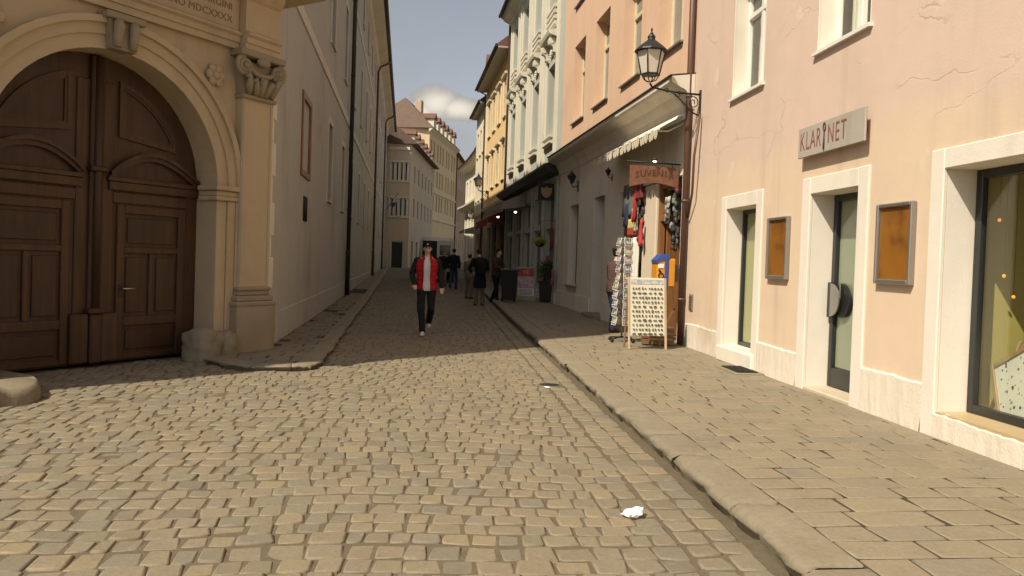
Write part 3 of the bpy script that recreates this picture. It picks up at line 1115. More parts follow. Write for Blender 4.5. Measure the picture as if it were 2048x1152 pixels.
# the instrument shop's sign box
sgn = thing('shop_sign', 'grey panel sign with dull red lettering standing off the wall above the glass door', 'sign', matrix=PINK.m)
sx0, sx1 = -1.51, -.10
part('panel', MB().bbox(sx0, sx1, .075, .098, 2.80, 3.15, .006), m_plaster('grey_sign_paint', (.40, .355, .30), (.25, .2, .15), .3, .05), sgn)
for x_ in (sx0 + .15, sx1 - .15):
    part('bracket', MB().box(x_ - .03, x_ + .03, .0, .075, 2.90, 3.05), M['steel'], sgn)
M['red_letter'] = m_plain('dull_red_paint', (.25, .10, .08), .6, .3)
for ch, x_ in zip('KLARNET', (-.16, -.285, -.405, -.535, -.80, -.935, -1.06)):
    o = lettering(ch, .30, M['red_letter'], sgn, (x_ - .05, .1005, 2.975), FLAT_ON_WALL, ext=.002, bold=-.002)
    o.scale = (.62, 1, 1)
cl = MB()
cl.tube([(-.715, .106, 2.83), (-.715, .106, 3.03)], [.011, .008], 8)
ring = [(-.715 + .024 * math.sin(w), .106, 3.075 - .045 * math.cos(w)) for w in [k * math.pi / 7 for k in range(15)]]
cl.tube(ring, .007, 6)
part('clarinet', cl, m_plain('dark_brown_paint', (.09, .055, .045), .5), sgn)

# two flat showcases with sun-bleached orange backing
def m_case():
    t = NT('bleached_orange_card')
    n = t.noise(1.6, 4, .6)
    col = t.mix(t.noise(5, 4), (.30, .125, .018), (.40, .19, .035))
    col = t.mix(t.ramp(n, .46, .66), col, (.16, .06, .025))
    return t.done(col, .45, .4)
mc = m_case()
for (a, b, c, d), lab in (((.20, .77, 1.375, 2.155), 'narrow orange-backed showcase between the two glazed openings'), ((-2.26, -1.70, 1.395, 2.155), 'orange-backed showcase with dark burn mark beside the big shop window')):
    t_ = thing('wall_showcase', lab, 'showcase', matrix=PINK.m @ Matrix.Translation((a, 0, c)))
    w, h = b - a, d - c
    f = MB().bbox(0, .035, .003, .06, 0, h, .008).bbox(w - .035, w, .003, .06, 0, h, .008).bbox(.035, w - .035, .003, .058, 0, .045, .008).bbox(.035, w - .035, .003, .058, h - .035, h, .008)
    part('frame', f, M['steel'], t_)
    part('backing', MB().box(.03, w - .03, .003, .026, .03, h - .03), mc, t_)
    part('pane', MB().box(.033, w - .033, .036, .040, .034, h - .034), m_glass('showcase_glass', (.95, .93, .88), .5), t_)
# small grille, grate in the pavement
x, z = PINK.px(1383, 605)
gr = thing('vent_grille', 'small rusty vent grille low on the pink wall by the downpipe', 'grille', matrix=PINK.m @ Matrix.Translation((x, 0, z)))
part('frame', MB().bbox(-.09, .09, .002, .018, -.14, .14, .005), m_plain('rusty_plate', (.22, .17, .12), .8), gr)
for k in range(6):
    part('slat', MB().box(-.07, .07, .018, .028, -.11 + k * .04, -.09 + k * .04), M['steel'], gr)
x, z = PINK.px(1478, 742)
p = ground(1478, 742, PAVE_Z)
mt = thing('boot_scraper_grate', 'dark iron grate in a stone rim on the pavement before the narrow opening', 'grate', loc=p, rz=PINK.rz)
part('rim', MB().bbox(-.36, .36, -.2, .2, -.02, .02, .008), M['kerb'], mt)
part('tray', MB().box(-.30, .30, -.14, .14, .0205, .024), M['black'], mt)
for k in range(9):
    part('bar', MB().box(-.29, .29, -.13 + k * .03, -.12 + k * .03, .0245, .034), M['iron'], mt)
# brown downpipe between the pink and the orange house
dp = thing('downpipe', 'brown metal downpipe running down the joint of pink and orange houses', 'downpipe', matrix=PINK.m @ Matrix.Translation((4.06, .09, 0)))
part('pipe', MB().tube([(0, 0, .14), (0, 0, 9.5)], .052, 12), M['pipe_brown'], dp)
for z in (.9, 2.6, 4.4, 6.2, 8.0):
    part('clip', MB().lathe([(.062, 0), (.062, .045)], 12, (0, 0, z)).box(-.01, .01, -.09, -.05, z + .01, z + .035), M['pipe_brown'], dp)

# ------------------------------------------------------------------ the orange house with the souvenir shop
M['peach'] = m_plaster('peach_plaster', (.65, .445, .305), (.42, .29, .2), .30, .07)
M['greywhite'] = m_plaster('grey_white_plaster', (.655, .60, .51), (.36, .31, .24), .4, .07)
M['cream_trim'] = m_plaster('cream_trim_plaster', (.62, .53, .40), (.35, .28, .2), .35, .06)
og = thing('orange_house', 'peach orange house with white ground floor and deep cornice', 'house', matrix=ORNG.m)
OW = [(.68, 1.98, 5.58, 7.82), (3.12, 4.44, 5.58, 7.82), (5.66, 7.0, 5.58, 7.82), (8.12, 9.45, 5.58, 7.82)]
OW2 = [(a, b, 9.0, 11.0) for a, b, _, _ in OW]
part('wall', wall_mesh(MB(), .02, 10.95, 4.72, 12.4, OW + OW2, .30), M['peach'], og)
M['cream_frame'] = m_plain('cream_frame_paint', (.62, .55, .38), .5)
for h in OW + OW2:
    window(og, *h, -.30, M['cream_frame'], M['pane_pale'], (1, 1), .085, M['steel'], .07)
SHOP = (.42, 4.22, .0, 3.12)
GD = (5.55, 6.60, .0, 3.18)
GW = (8.28, 9.42, .85, 3.15)
part('ground_floor', wall_mesh(MB(), .02, 10.95, -.3, 4.2, [SHOP + (.13,), GD + (.35,), GW + (.30,)], .35), M['greywhite'], og)
shell(og, .02, 10.95, 12.4, M['peach'], 9.0, roof=M['roof'], gut=M['pipe_brown'])
cv = MB().prism([(.0, 4.19), (.03, 4.22), (.05, 4.34), (.16, 4.52), (.38, 4.62), (.42, 4.66), (.42, 4.74), (.0, 4.80)], 'x', .0, 10.95)
part('cornice', cv, M['greywhite'], og)
part('flashing', MB().prism([(-.01, 4.805), (.45, 4.743), (.45, 4.765), (-.01, 4.83)], 'x', .0, 10.95), M['pipe_dark'], og)
window(og, *GW, -.30, m_wood('brown_window_wood', (.09, .05, .025), (.14, .08, .04)), M['pane_pale'], (0, 0), .07, M['kerb'], .10)
d2 = MB().bbox(GD[0], GD[1], -.42, -.35, .06, GD[3], .01)
o = part('door', d2, m_wood('dark_door_wood', (.045, .027, .015), (.075, .045, .025)), og)
for k in range(2):
    for zz in ((.25, 1.2), (1.35, 2.9)):
        part('panel', MB().bbox(GD[0] + .1 + k * .46, GD[0] + .5 + k * .46, -.352, -.335, zz[0], zz[1], .012), m_wood('dark_panel_wood', (.05, .03, .017), (.08, .048, .027)), o)
part('doorstep', MB().bbox(GD[0] - .1, GD[1] + .1, -.35, .22, -.1, PAVE_Z + gz(19) + .09, .02), M['kerb'], og)
bs = MB()
bs.box(4.3, 5.5, .0, .03, -.2, .55).box(6.7, 10.9, .0, .03, -.2, .60)
part('plinth', bs, M['greywhite'], og)
# shopfront set into the big opening
M['shop_wood'] = m_wood('orange_brown_shop_wood', (.20, .085, .028), (.30, .14, .05))
xp0 = ORNG.px(1290, 450, -.08)[0]
xp1 = ORNG.px(1316, 450, -.08)[0]
xl, xr = max(xp0, xp1), min(xp0, xp1)
front = MB().bbox(xr, xl, -.20, -.03, .05, 3.11, .02)
part('pillar', front, M['cream_trim'], og)
sw = MB()
sw.bbox(xl, 4.21, -.18, -.10, .05, .62, .01).bbox(xl, 4.21, -.18, -.11, 2.98, 3.11, .01).bbox(xl, xl + .07, -.18, -.102, .62, 2.98, .01).bbox(4.14, 4.21, -.18, -.102, .62, 2.98, .01)
so = part('shop_window', sw, M['shop_wood'], og)
part('pane', MB().box(xl + .06, 4.15, -.145, -.14, .60, 3.0), M['glass'], so)
dr = MB()
dr.bbox(xr - .10, xr, -.20, -.08, .05, 3.1, .01).bbox(.43, .52, -.20, -.08, .05, 3.1, .01).bbox(.52, xr - .10, -.20, -.09, 2.35, 2.47, .01).bbox(.52, xr - .10, -.20, -.092, 2.98, 3.1, .01)
do = part('shop_door_frame', dr, M['shop_wood'], og)
part('fanlight', MB().box(.52, xr - .10, -.15, -.145, 2.46, 2.99), M['glass'], do)
leaf = MB()                                       # the open door leaf, swung into the shop
leaf.bbox(xr - .16, xr - .11, -.95, -.21, .14, 2.34, .01)
part('shop_door', leaf, M['shop_wood'], og)
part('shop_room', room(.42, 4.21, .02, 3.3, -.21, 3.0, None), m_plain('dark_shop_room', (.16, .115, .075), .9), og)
# ------------------------------------------------------------------ awning, hanging board and wall lanterns of the souvenir shop
def m_stripe(name, a, b, per, axis=0):
    t = NT(name)
    s = t.sep()
    w = t.math('FRACT', t.math('DIVIDE', s[axis], per))
    return t.done(t.mix(t.ramp(w, .47, .53), a, b), .85, .15)
aw = thing('shop_awning', 'half rolled cream striped awning with scalloped valance over the souvenir shop', 'awning', matrix=ORNG.m)
M['canvas'] = m_stripe('cream_striped_canvas', (.66, .60, .47), (.50, .43, .31), .16)
ax0, ax1, ad, az = .20, 4.42, .56, 3.86
cs = MB()
n = 24
V = []
for i in range(n + 1):
    x = ax0 + (ax1 - ax0) * i / n
    for k, (y, z) in enumerate(((.05, 4.14), (.2, 4.07), (.38, 3.965), (ad, az))):
        V.append((x, y, z - .012 * math.sin(math.pi * i / n * 1) * (k in (1, 2)) + .003 * math.sin(i * 1.7)))
cs.add(V, [(i * 4 + k, i * 4 + k + 1, i * 4 + k + 5, i * 4 + k + 4) for i in range(n) for k in range(3)], True)
cs.add([(p[0], p[1], p[2] - .006) for p in V], [(i * 4 + k + 4, i * 4 + k + 5, i * 4 + k + 1, i * 4 + k) for i in range(n) for k in range(3)], True)
part('canopy', cs, M['canvas'], aw)
va = MB()
m_ = 26
for i in range(m_):
    a = ax0 + (ax1 - ax0) * i / m_
    b = ax0 + (ax1 - ax0) * (i + 1) / m_
    w = b - a
    pl_ = [(a + .004, az + .01), (a + .004, az - .10), (a + w * .2, az - .15), (a + w * .5, az - .17), (a + w * .8, az - .15), (b - .004, az - .10), (b - .004, az + .01)]
    va.prism(pl_, 'y', ad + .012 + .012 * math.sin(i * 2.3), ad + .017 + .012 * math.sin(i * 2.3))
part('valance', va, M['canvas'], aw)
part('front_bar', MB().tube([(ax0 - .02, ad, az), (ax1 + .03, ad, az)], .022, 8), M['white'], aw)
part('roller', MB().tube([(ax0, .07, 4.13), (ax1, .07, 4.13)], .055, 10), M['white'], aw)
for x in (ax0 + .1, ax1 - .1):
    part('arm', MB().tube([(x, .06, 4.0), (x + .06, .32, 3.86), (x, ad - .02, az - .02)], .014, 6), M['white'], aw)

hb = thing('hanging_board', 'brown wooden souvenir board with arched lower edge hung from an iron rod', 'sign', matrix=ORNG.m @ Matrix.Translation((.55, 0, 0)))
bp = [(.93, 2.88)] + [(.93 - .9 * k / 12, 2.88 + .085 * math.sin(math.pi * k / 12)) for k in range(1, 12)] + [(.03, 2.86), (.03, 3.245), (.93, 3.265)]
part('board', MB().prism(bp, 'x', -.018, .018), m_wood('brown_board_wood', (.17, .075, .042), (.24, .11, .062), along='x'), hb)
rot_side = Matrix(((0, 0, -1), (-1, 0, 0), (0, 1, 0))).to_euler()
ink = m_plain('dark_brown_letter', (.075, .036, .024), .6)
for k, ch in enumerate('SUVENIR'):
    q = (k - 3) / 3
    lettering(ch, .165, ink, hb, (-.022, .80 - .105 * k - .0 * q, 3.135 - .045 * q * q), Matrix(((0, 0, -1), (-1, 0, 0), (0, 1, 0))).to_euler(), ext=.002)
part('rod', MB().tube([(0, -.01, 3.31), (0, 1.0, 3.33)], .014, 6), M['iron'], hb)
for y in (.15, .8):
    part('hook', MB().tube([(0, y, 3.32), (0, y, 3.25)], .006, 5), M['iron'], hb)
# little spotlight over the board
sl_ = thing('spotlight', 'small lit spotlight on the iron rod above the souvenir board', 'lamp', matrix=ORNG.m @ Matrix.Translation((.49, .50, 3.34)))
part('housing', MB().lathe([(.02, .06), (.035, .05), (.042, 0)], 10, smooth=True), M['iron'], sl_)
part('bulb', MB().lathe([(.001, -.012), (.03, -.008), (.036, .002)], 10), m_emit('spot_bulb', (1, .9, .7), 9), sl_)

M['lamp_glass'] = m_plain('frosted_lamp_glass', (.60, .55, .46), .25, .5, .05, 8, bump=0)
def lantern_at(label, matrix, arm=.85, s=1.0, group='old lanterns on wall brackets'):
    """hexagonal street lantern standing on a scrolled wall bracket; local y points away from the wall"""
    t = thing('street_lantern', label, 'lantern', matrix=matrix, group=group)
    I = M['iron']
    y = arm
    br = MB()
    br.tube([(0, .0, .02), (0, .25, .03), (0, .55, .05), (0, y - .16, .08), (0, y - .04, .11), (0, y, .17)], .018, 8)
    br.tube([(0, .02, -.34), (0, .12, -.30), (0, .26, -.18), (0, .42, -.02), (0, .52, .04)], .014, 7)
    part('bracket', br, I, t)
    for cy, cz, r0, turns, sgn_ in ((.14, -.12, .12, 1.6, 1), (.40, .0, .07, 1.4, -1), (.60, .06, .045, 1.2, 1)):
        sp = []
        for k in range(26):
            w = k / 25 * turns * 2 * math.pi
            r = r0 * (1 - k / 25 * .8)
            sp.append((0, cy + r * math.cos(w) * sgn_, cz + r * math.sin(w)))
        part('scroll', MB().tube(sp, .009, 5), I, t)
    part('wall_plate', MB().bbox(-.035, .035, .0, .025, -.40, .10, .008), I, t)
    hx = [k * math.pi / 3 + math.pi / 6 for k in range(6)]
    def P(r, w, z):
        return (r * math.cos(w), y + r * math.sin(w), z)
    lc = MB()
    for w in hx:
        lc.tube([P(.015, w, .19), P(.10, w, .22), P(.155, w, .31)], .009, 5)
    lc.lathe([(.165, .30), (.172, .31), (.165, .325)], 6, (0, y, 0), rot=math.pi / 6, smooth=False)
    part('lower_cage', lc, I, t)
    fr = MB()
    for w in hx:
        fr.tube([P(.160, w, .315), P(.245, w, .70)], .011, 5)
    fr.lathe([(.25, .69), (.262, .70), (.25, .715)], 6, (0, y, 0), rot=math.pi / 6, smooth=False)
    part('lantern_frame', fr, I, t)
    for k in range(6):
        a, b = hx[k], hx[(k + 1) % 6]
        part('pane', MB().quad(P(.152, a, .325), P(.152, b, .325), P(.236, b, .69), P(.236, a, .69)), M['lamp_glass'], t)
    rf = MB().lathe([(.285, .70), (.275, .725), (.19, .80), (.10, .87), (.065, .90), (.06, .93), (.072, .94), (.05, .985)], 12, (0, y, 0), smooth=False, rot=math.pi / 12)
    part('lantern_roof', rf, I, t)
    part('finial', MB().lathe([(.02, .98), (.032, 1.01), (.015, 1.03), (.012, 1.05), (.022, 1.07), (.004, 1.11)], 8, (0, y, 0)), I, t)
    return t
x, z = PINK.px(1402, 192)
lantern_at('large black lantern on a scrolled bracket by the brown downpipe', PINK.m @ Matrix.Translation((x, .0, z)) @ Matrix.Scale(.98, 4), .90)

# ------------------------------------------------------------------ the grey green house with stucco hoods
M['celadon'] = m_plaster('celadon_plaster', (.44, .452, .395), (.26, .24, .19), .3, .06)
M['stucco'] = m_plaster('cream_stucco', (.64, .60, .49), (.32, .28, .2), .3, .06)
M['teal'] = m_plain('grey_teal_shop_paint', (.40, .42, .365), .55, .35, .15, 3)
gh = thing('celadon_house', 'tall grey green house with cream pilasters and carved window hoods', 'house', matrix=ORNG.m)
bays = [12.85, 15.75, 18.65, 21.5]
W1 = [(c - .62, c + .62, 5.82, 8.15) for c in bays]
W2 = [(c - .62, c + .62, 10.12, 12.05) for c in bays]
part('wall', wall_mesh(MB(), 10.97, 23.1, 4.30, 12.9, W1 + W2, .34), M['celadon'], gh)
shell(gh, 10.97, 23.1, 12.9, M['celadon'], 9.0, roof=M['roof_dark'], gut=M['pipe_dark'], over=.55)
M['dusk_frame'] = m_plain('grey_frame_paint', (.42, .40, .33), .5)
for h in W1 + W2:
    window(gh, *h, -.34, M['dusk_frame'], M['pane'], (1, 1), .08)
for c in bays:
    for sgn_ in (-1, 1):
        for (w0, w1, yy) in ((.74, .86, .055), (1.05, 1.22, .10)):
            a, b = sorted((c + sgn_ * w0, c + sgn_ * w1))
            part('pilaster', MB().bbox(a, b, 0, yy, 4.75, 12.6, .01), M['stucco'], gh)
    rb = MB()
    for k in range(4):
        rb.prism([(.0, 9.34 + k * .19), (.14, 9.36 + k * .19), (.14, 9.44 + k * .19), (.0, 9.50 + k * .19)], 'x', c - .68, c + .68)
    part('ribbed_apron', rb, M['stucco'], gh)
    rb = MB()
    for k in range(2):
        rb.prism([(.0, 5.40 + k * .2), (.16, 5.44 + k * .2), (.16, 5.51 + k * .2), (.0, 5.56 + k * .2)], 'x', c - .70, c + .70)
    part('sill', rb, M['stucco'], gh)
    hd = MB()
    hd.prism([(.0, 8.86), (.10, 8.92), (.30, 8.97), (.34, 9.08), (.0, 9.16)], 'x', c - .85, c + .85)
    part('hood', hd, M['stucco'], gh)
    for sx_ in (-.62, .62):
        cb = MB()
        prof = []
        for k in range(16):
            w = k / 15 * math.pi * 1.5 + math.pi * .5
            prof.append((.13 + .11 * math.cos(w) * (1 - k * .02), 8.74 + .13 * math.sin(w)))
        cb.prism([(.0, 8.38), (.06, 8.36), (.12, 8.46), (.16, 8.60), (.28, 8.66), (.30, 8.80), (.26, 8.88), (.0, 8.9)], 'x', c + sx_ - .10, c + sx_ + .10)
        cb.tube([(c + sx_ - .12, .20, 8.76), (c + sx_ + .12, .20, 8.76)], .085, 10)
        cb.tube([(c + sx_ - .115, .09, 8.46), (c + sx_ + .115, .09, 8.46)], .055, 10)
        part('console', cb, M['stucco'], gh)
    sh = MB()                                            # shell ornament between the consoles
    for k in range(7):
        w = R(-75 + k * 25)
        sh.tube([(c, .02, 8.42), (c + .17 * math.sin(w), .06, 8.42 + .20 * math.cos(w)), (c + .27 * math.sin(w), .03, 8.42 + .33 * math.cos(w))], [.02, .045, .02], 6)
    part('shell_ornament', sh, M['stucco'], gh)
part('cornice', MB().prism([(.0, 12.45), (.10, 12.5), (.16, 12.62), (.42, 12.74), (.48, 12.88), (.0, 12.9)], 'x', 10.97, 23.1), M['stucco'], gh)
part('fascia', MB().prism([(.0, 4.28), (.30, 4.34), (.52, 4.50), (.52, 4.58), (.0, 4.74)], 'x', 10.97, 23.1), M['pipe_dark'], gh)
# shopfront, three glazed bays with pilasters and a fascia
SB = [(11.35, 13.05), (13.75, 15.35), (16.0, 17.6), (18.3, 19.9), (20.6, 22.4)]
hol = [(a, b, 2.75, 3.75) for a, b in SB] + [(a, b, .62 if i % 2 else .18, 2.6) for i, (a, b) in enumerate(SB)]
part('shopfront', wall_mesh(MB(), 10.97, 23.1, -.3, 4.28, hol, .16), M['teal'], gh)
for (a, b, c, d) in hol:
    window(gh, a, b, c, d, -.17, M['teal'], M['pane'], (1 if d - c < 1.2 else 0, 0), .06, name='shop_window')
for i, x in enumerate((11.15, 13.4, 15.68, 17.95, 20.25, 22.75)):
    part('shop_pilaster', MB().bbox(x - .14, x + .14, 0, .07, -.2, 4.2, .015), M['teal'], gh)
part('plinth', MB().bbox(10.97, 23.1, 0, .05, -.3, .50, .01), M['greywhite'], gh)
part('downpipe', MB().tube([(23.12, .10, .2), (23.12, .10, 12.7), (23.12, .6, 13.0)], .055, 10), M['pipe_brown'], gh)

# square shield sign of the next shop, projecting over the pavement
ps = thing('projecting_sign', 'dark square projecting sign with a tan shield outside the teal shopfront', 'sign', matrix=ORNG.m @ Matrix.Translation((11.3, 0, 3.72)))
part('frame', MB().bbox(-.03, .03, .10, .62, -.28, .28, .01), M['black'], ps)
shp = [(.18, .14), (.19, -.02), (.25, -.14), (.36, -.20), (.47, -.14), (.53, -.02), (.54, .14), (.44, .11), (.36, .17), (.28, .11)]
part('shield', MB().prism(shp, 'x', -.042, -.03), m_plain('tan_paint', (.30, .21, .11), .6), ps)
part('arm', MB().tube([(0, -.01, .32), (0, .66, .32)], .014, 6), M['iron'], ps)
# wall sconces on the white ground floor
for px_, py_, lab in ((1157, 362, 'dark wall sconce above the brown framed window of the white ground floor'), (1225, 348, 'small dark wall sconce between the plain door and the souvenir shop')):
    x, z = ORNG.px(px_, py_)
    k = 1.0 if px_ < 1200 else .55
    t = thing('wall_sconce', lab, 'lamp', matrix=ORNG.m @ Matrix.Translation((x, 0, z)) @ Matrix.Scale(k, 4))
    part('bracket', MB().tube([(0, 0, -.15), (0, .16, -.18), (0, .2, -.08)], .016, 6).bbox(-.05, .05, 0, .02, -.3, .0, .006), M['iron'], t)
    part('shade', MB().lathe([(.05, -.08), (.13, .12), (.14, .13), (.03, .24), (.0, .30)], 8, (0, .2, 0), smooth=False), M['iron'], t)
    part('glass', MB().lathe([(.04, -.07), (.11, .11)], 8, (0, .215, 0), smooth=False), M['lamp_glass'], t)

# ------------------------------------------------------------------ the yellow house
M['yellow'] = m_plaster('yellow_ochre_plaster', (.70, .50, .24), (.45, .32, .16), .25, .06)
M['ivory'] = m_plaster('ivory_plaster', (.70, .62, .46), (.4, .33, .22), .25, .05)
yh = thing('yellow_house', 'warm yellow house with ivory window bands and wide eaves', 'house', matrix=ORNG.m)
yb = [24.6, 26.8, 29.0, 31.2]
hol = [(c - .5, c + .5, zz, zz + 1.7) for c in yb for zz in (5.5, 8.6)]
part('wall', wall_mesh(MB(), 23.15, 33.0, 4.3, 11.6, hol, .22), M['yellow'], yh)
for h in hol:
    window(yh, *h, -.22, M['white_paint'], M['pane'], (1, 1), .08, M['ivory'], .10)
for c in yb:
    for zz in (5.5, 8.6):
        sm_ = MB()
        sm_.bbox(c - .66, c - .5, 0, .05, zz - .1, zz + 1.85, .01).bbox(c + .5, c + .66, 0, .05, zz - .1, zz + 1.85, .01).prism([(0, zz + 1.9), (.16, zz + 1.95), (.18, zz + 2.03), (0, zz + 2.06)], 'x', c - .74, c + .74)
        part('window_surround', sm_, M['ivory'], yh)
for x in (23.5, 32.6):
    part('pilaster', MB().bbox(x - .28, x + .28, 0, .08, 4.5, 11.4, .01), M['ivory'], yh)
part('string_course', MB().prism([(0, 4.28), (.14, 4.34), (.18, 4.48), (0, 4.55)], 'x', 23.15, 33.0), M['ivory'], yh)
shell(yh, 23.15, 33.0, 11.6, M['yellow'], 9.0, roof=M['roof_dark'], gut=M['pipe_dark'], over=.65, rise=4.2)
gh_ = [(24.0, 25.6, .6, 3.3), (26.6, 28.2, .3, 3.3), (29.2, 30.8, .6, 3.3)]
part('ground_floor', wall_mesh(MB(), 23.15, 33.0, -.3, 4.28, gh_, .2), m_plaster('grey_shop_plaster', (.34, .29, .21), (.2, .17, .12), .35, .07), yh)
for h in gh_:
    window(yh, *h, -.2, M['dark_frame'], M['pane'], (1, 1), .07, name='shop_window')
part('downpipe', MB().tube([(33.02, .10, .2), (33.02, .10, 11.4), (33.02, .7, 11.7)], .06, 10), M['pipe_brown'], yh)
dm = MB()                                                # dormer on its roof
dm.box(31.2, 32.3, -1.2, .1, 11.75, 12.9)
dob = part('dormer', dm, M['ivory'], yh)
part('dormer_roof', MB().prism([(31.0, 12.9), (32.5, 12.9), (31.75, 13.5)], 'y', -1.6, .25), M['roof_dark'], dob)

# ------------------------------------------------------------------ narrow ivory house beyond it
ih = thing('ivory_house', 'narrow ivory house between the yellow house and the bowed white front', 'house', matrix=ORNG.m)
hol = [(c - .42, c + .42, zz, zz + 1.6) for c in (34.5, 36.2, 37.9) for zz in (5.3, 8.2)] + [(34.0, 35.4, .5, 3.0), (36.4, 37.8, .5, 3.0)]
part('wall', wall_mesh(MB(), 33.08, 39.0, -.3, 11.0, hol, .2), M['ivory'], ih)
for h in hol:
    window(ih, *h, -.2, M['dusk_frame'], M['pane'], (1, 1), .08, M['ivory'], .08)
shell(ih, 33.08, 39.0, 11.0, M['ivory'], 8.0, roof=M['roof_dark'], gut=M['pipe_dark'], over=.42, rise=3.6)
part('string_course', MB().prism([(0, 4.2), (.12, 4.25), (.15, 4.4), (0, 4.45)], 'x', 33.08, 39.0), M['ivory'], ih)

# ------------------------------------------------------------------ the white house whose front follows the bend of the street
M['white_wall'] = m_plaster('white_lime_plaster', (.70, .64, .50), (.38, .31, .2), .25, .05)
pts = [Vector(p) for p in ((-1.75, 51.7, 0), (-2.0, 55, 0), (-2.5, 59, 0), (-3.1, 63, 0), (-3.85, 67.5, 0), (-4.7, 72, 0))]
ch = thing('bowed_white_house', 'long white house front that bends with the street under deep curved eaves', 'house', loc=pts[0])
def eave_ring(parent, name, prof, mat, off=0):
    """profile (out, z) carried round the bend"""
    m = MB()
    V = []
    for i, p in enumerate(pts):
        t = (pts[min(i + 1, len(pts) - 1)] - pts[max(i - 1, 0)]).normalized()
        nrm = Vector((-t.y, t.x, 0))
        for d, z in prof:
            q = p - pts[0] + nrm * d
            V.append((q.x, q.y, z + gz(p.y)))
    k = len(prof)
    F = [(i * k + j, i * k + (j + 1) % k, (i + 1) * k + (j + 1) % k, (i + 1) * k + j) for i in range(len(pts) - 1) for j in range(k)]
    F += [tuple(range(k)), tuple(range((len(pts) - 1) * k + k - 1, (len(pts) - 1) * k - 1, -1))]
    m.add(V, F)
    return part(name, m, mat, parent)
for i in range(len(pts) - 1):
    a, b = pts[i], pts[i + 1]
    ang = math.degrees(math.atan2((b - a).x, (b - a).y))
    f = Face((a.x, a.y, gz(a.y)), ang, 'R')
    ln = (b - a).length
    hol = []
    for k in range(2):
        c = ln * (k + .5) / 2
        for zz, hh in ((1.0, 2.2), (3.6, 1.4), (6.5, 1.7)):
            hol.append((c - .5, c + .5, zz, zz + hh))
    o = link('wall', wall_mesh(MB(), 0, ln, -.5, 9.5, hol, .25).mesh('wall'), M['white_wall'], ch)
    o.matrix_parent_inverse = Matrix.Identity(4)
    lm = Matrix.Translation(-pts[0]) @ f.m
    o.matrix_local = lm
    for h in hol:
        w_ = window(ch, *h, -.25, M['dusk_frame'], M['pane'], (1, 1), .09)
        w_.matrix_local = lm @ Matrix.Translation((h[0], -.25, h[2]))
eave_ring(ch, 'eaves', [(0, 9.0), (.12, 9.1), (.65, 9.3), (.75, 9.5), (.0, 9.6)], M['ivory'])
eave_ring(ch, 'roof', [(.8, 9.51), (.85, 9.6), (-4.5, 12.9), (-4.5, 9.65)], M['roof_dark'])
eave_ring(ch, 'balcony_slab', [(0, 5.4), (.35, 5.45), (.72, 5.7), (.75, 5.85), (0, 5.9)], M['ivory'])
back = MB()
V = []
for p in pts:
    for z in (-.5, 9.6):
        V.append((p.x - pts[0].x + 7, p.y - pts[0].y, z))
back.add(V, [(2 * i, 2 * i + 1, 2 * i + 3, 2 * i + 2) for i in range(len(pts) - 1)])
back.quad((0, 0, -.5), (7, 0, -.5), (7, 0, 9.6), (0, 0, 9.6))
part('back_wall', back, M['white_wall'], ch)
for i in (1, 3):
    q = pts[i].lerp(pts[i + 1], .4) - pts[0]
    dmr = MB().box(q.x + .3, q.x + 2.2, q.y - .6, q.y + .6, 9.8 + gz(pts[i].y), 11.1 + gz(pts[i].y))
    d = part('dormer', dmr, M['ivory'], ch)
    part('dormer_roof', MB().prism([(q.y - .8, 11.1 + gz(pts[i].y)), (q.y + .8, 11.1 + gz(pts[i].y)), (q.y, 11.7 + gz(pts[i].y))], 'x', q.x + .1, q.x + 3), M['roof_dark'], d)
# lanterns further down the street
lantern_at('black lantern on a bracket at the corner of the yellow house', ORNG.m @ Matrix.Translation((30.6, .0, 5.35)), .62)
f = Face((pts[2].x, pts[2].y, gz(60)), -8, 'R')
lantern_at('black lantern on the bowed white house front', f.m @ Matrix.Translation((.0, .0, 4.05)), .9)
# ------------------------------------------------------------------ the long grey palace wall on the left
M['palace'] = m_plaster('grey_palace_plaster', (.455, .438, .405), (.29, .268, .228), .6, .09, bump=.3)
M['palace_trim'] = m_plaster('pale_palace_trim', (.62, .58, .50), (.36, .31, .24), .3, .06)
M['brown_shutter'] = m_wood('orange_brown_shutter', (.17, .095, .045), (.25, .145, .07))
pal = thing('grey_palace', 'long grey plastered palace with pale bands running down the street', 'palace', matrix=PAL.m)
PL = 60.5
us = [8.65 + 4.03 * k for k in range(13)]
hol = [(-u - .5, -u + .5, 2.9, 4.88, .24) for u in us]
hol += [(-u - .5, -u + .5, 6.95, 9.22, .24) for u in us]
hol += [(-u - .5, -u + .5, 11.1, 12.55, .20) for u in us]
side_l = (-4.45, -3.30, 3.10, 4.52, .06)
part('wall', wall_mesh(MB(), -PL, -.02, -.4, 13.1, hol + [side_l], .24), M['palace'], pal)
M['palace_frame'] = m_plain('grey_brown_frame', (.12, .095, .065), .5)
for h in hol:
    window(pal, h[0], h[1], h[2], h[3], -h[4], M['palace_frame'], M['pane'], (1, 1), .08, M['palace_trim'], .06)
for h in hol:
    s_ = MB()
    a, b, c, d = h[:4]
    s_.bbox(a - .16, a - .002, -.01, .02, c - .1, d + .16, .005).bbox(b + .002, b + .16, -.01, .02, c - .1, d + .16, .005).bbox(a - .002, b + .002, -.01, .018, d + .002, d + .159, .005)
    part('window_surround', s_, M['palace_trim'], pal)
sh = MB().bbox(side_l[0] + .004, side_l[1] - .004, -.06, -.02, side_l[2] + .004, side_l[3] - .004, .006)
so = part('shutter', sh, M['palace'], pal)
f = MB()
a, b, c, d = side_l[:4]
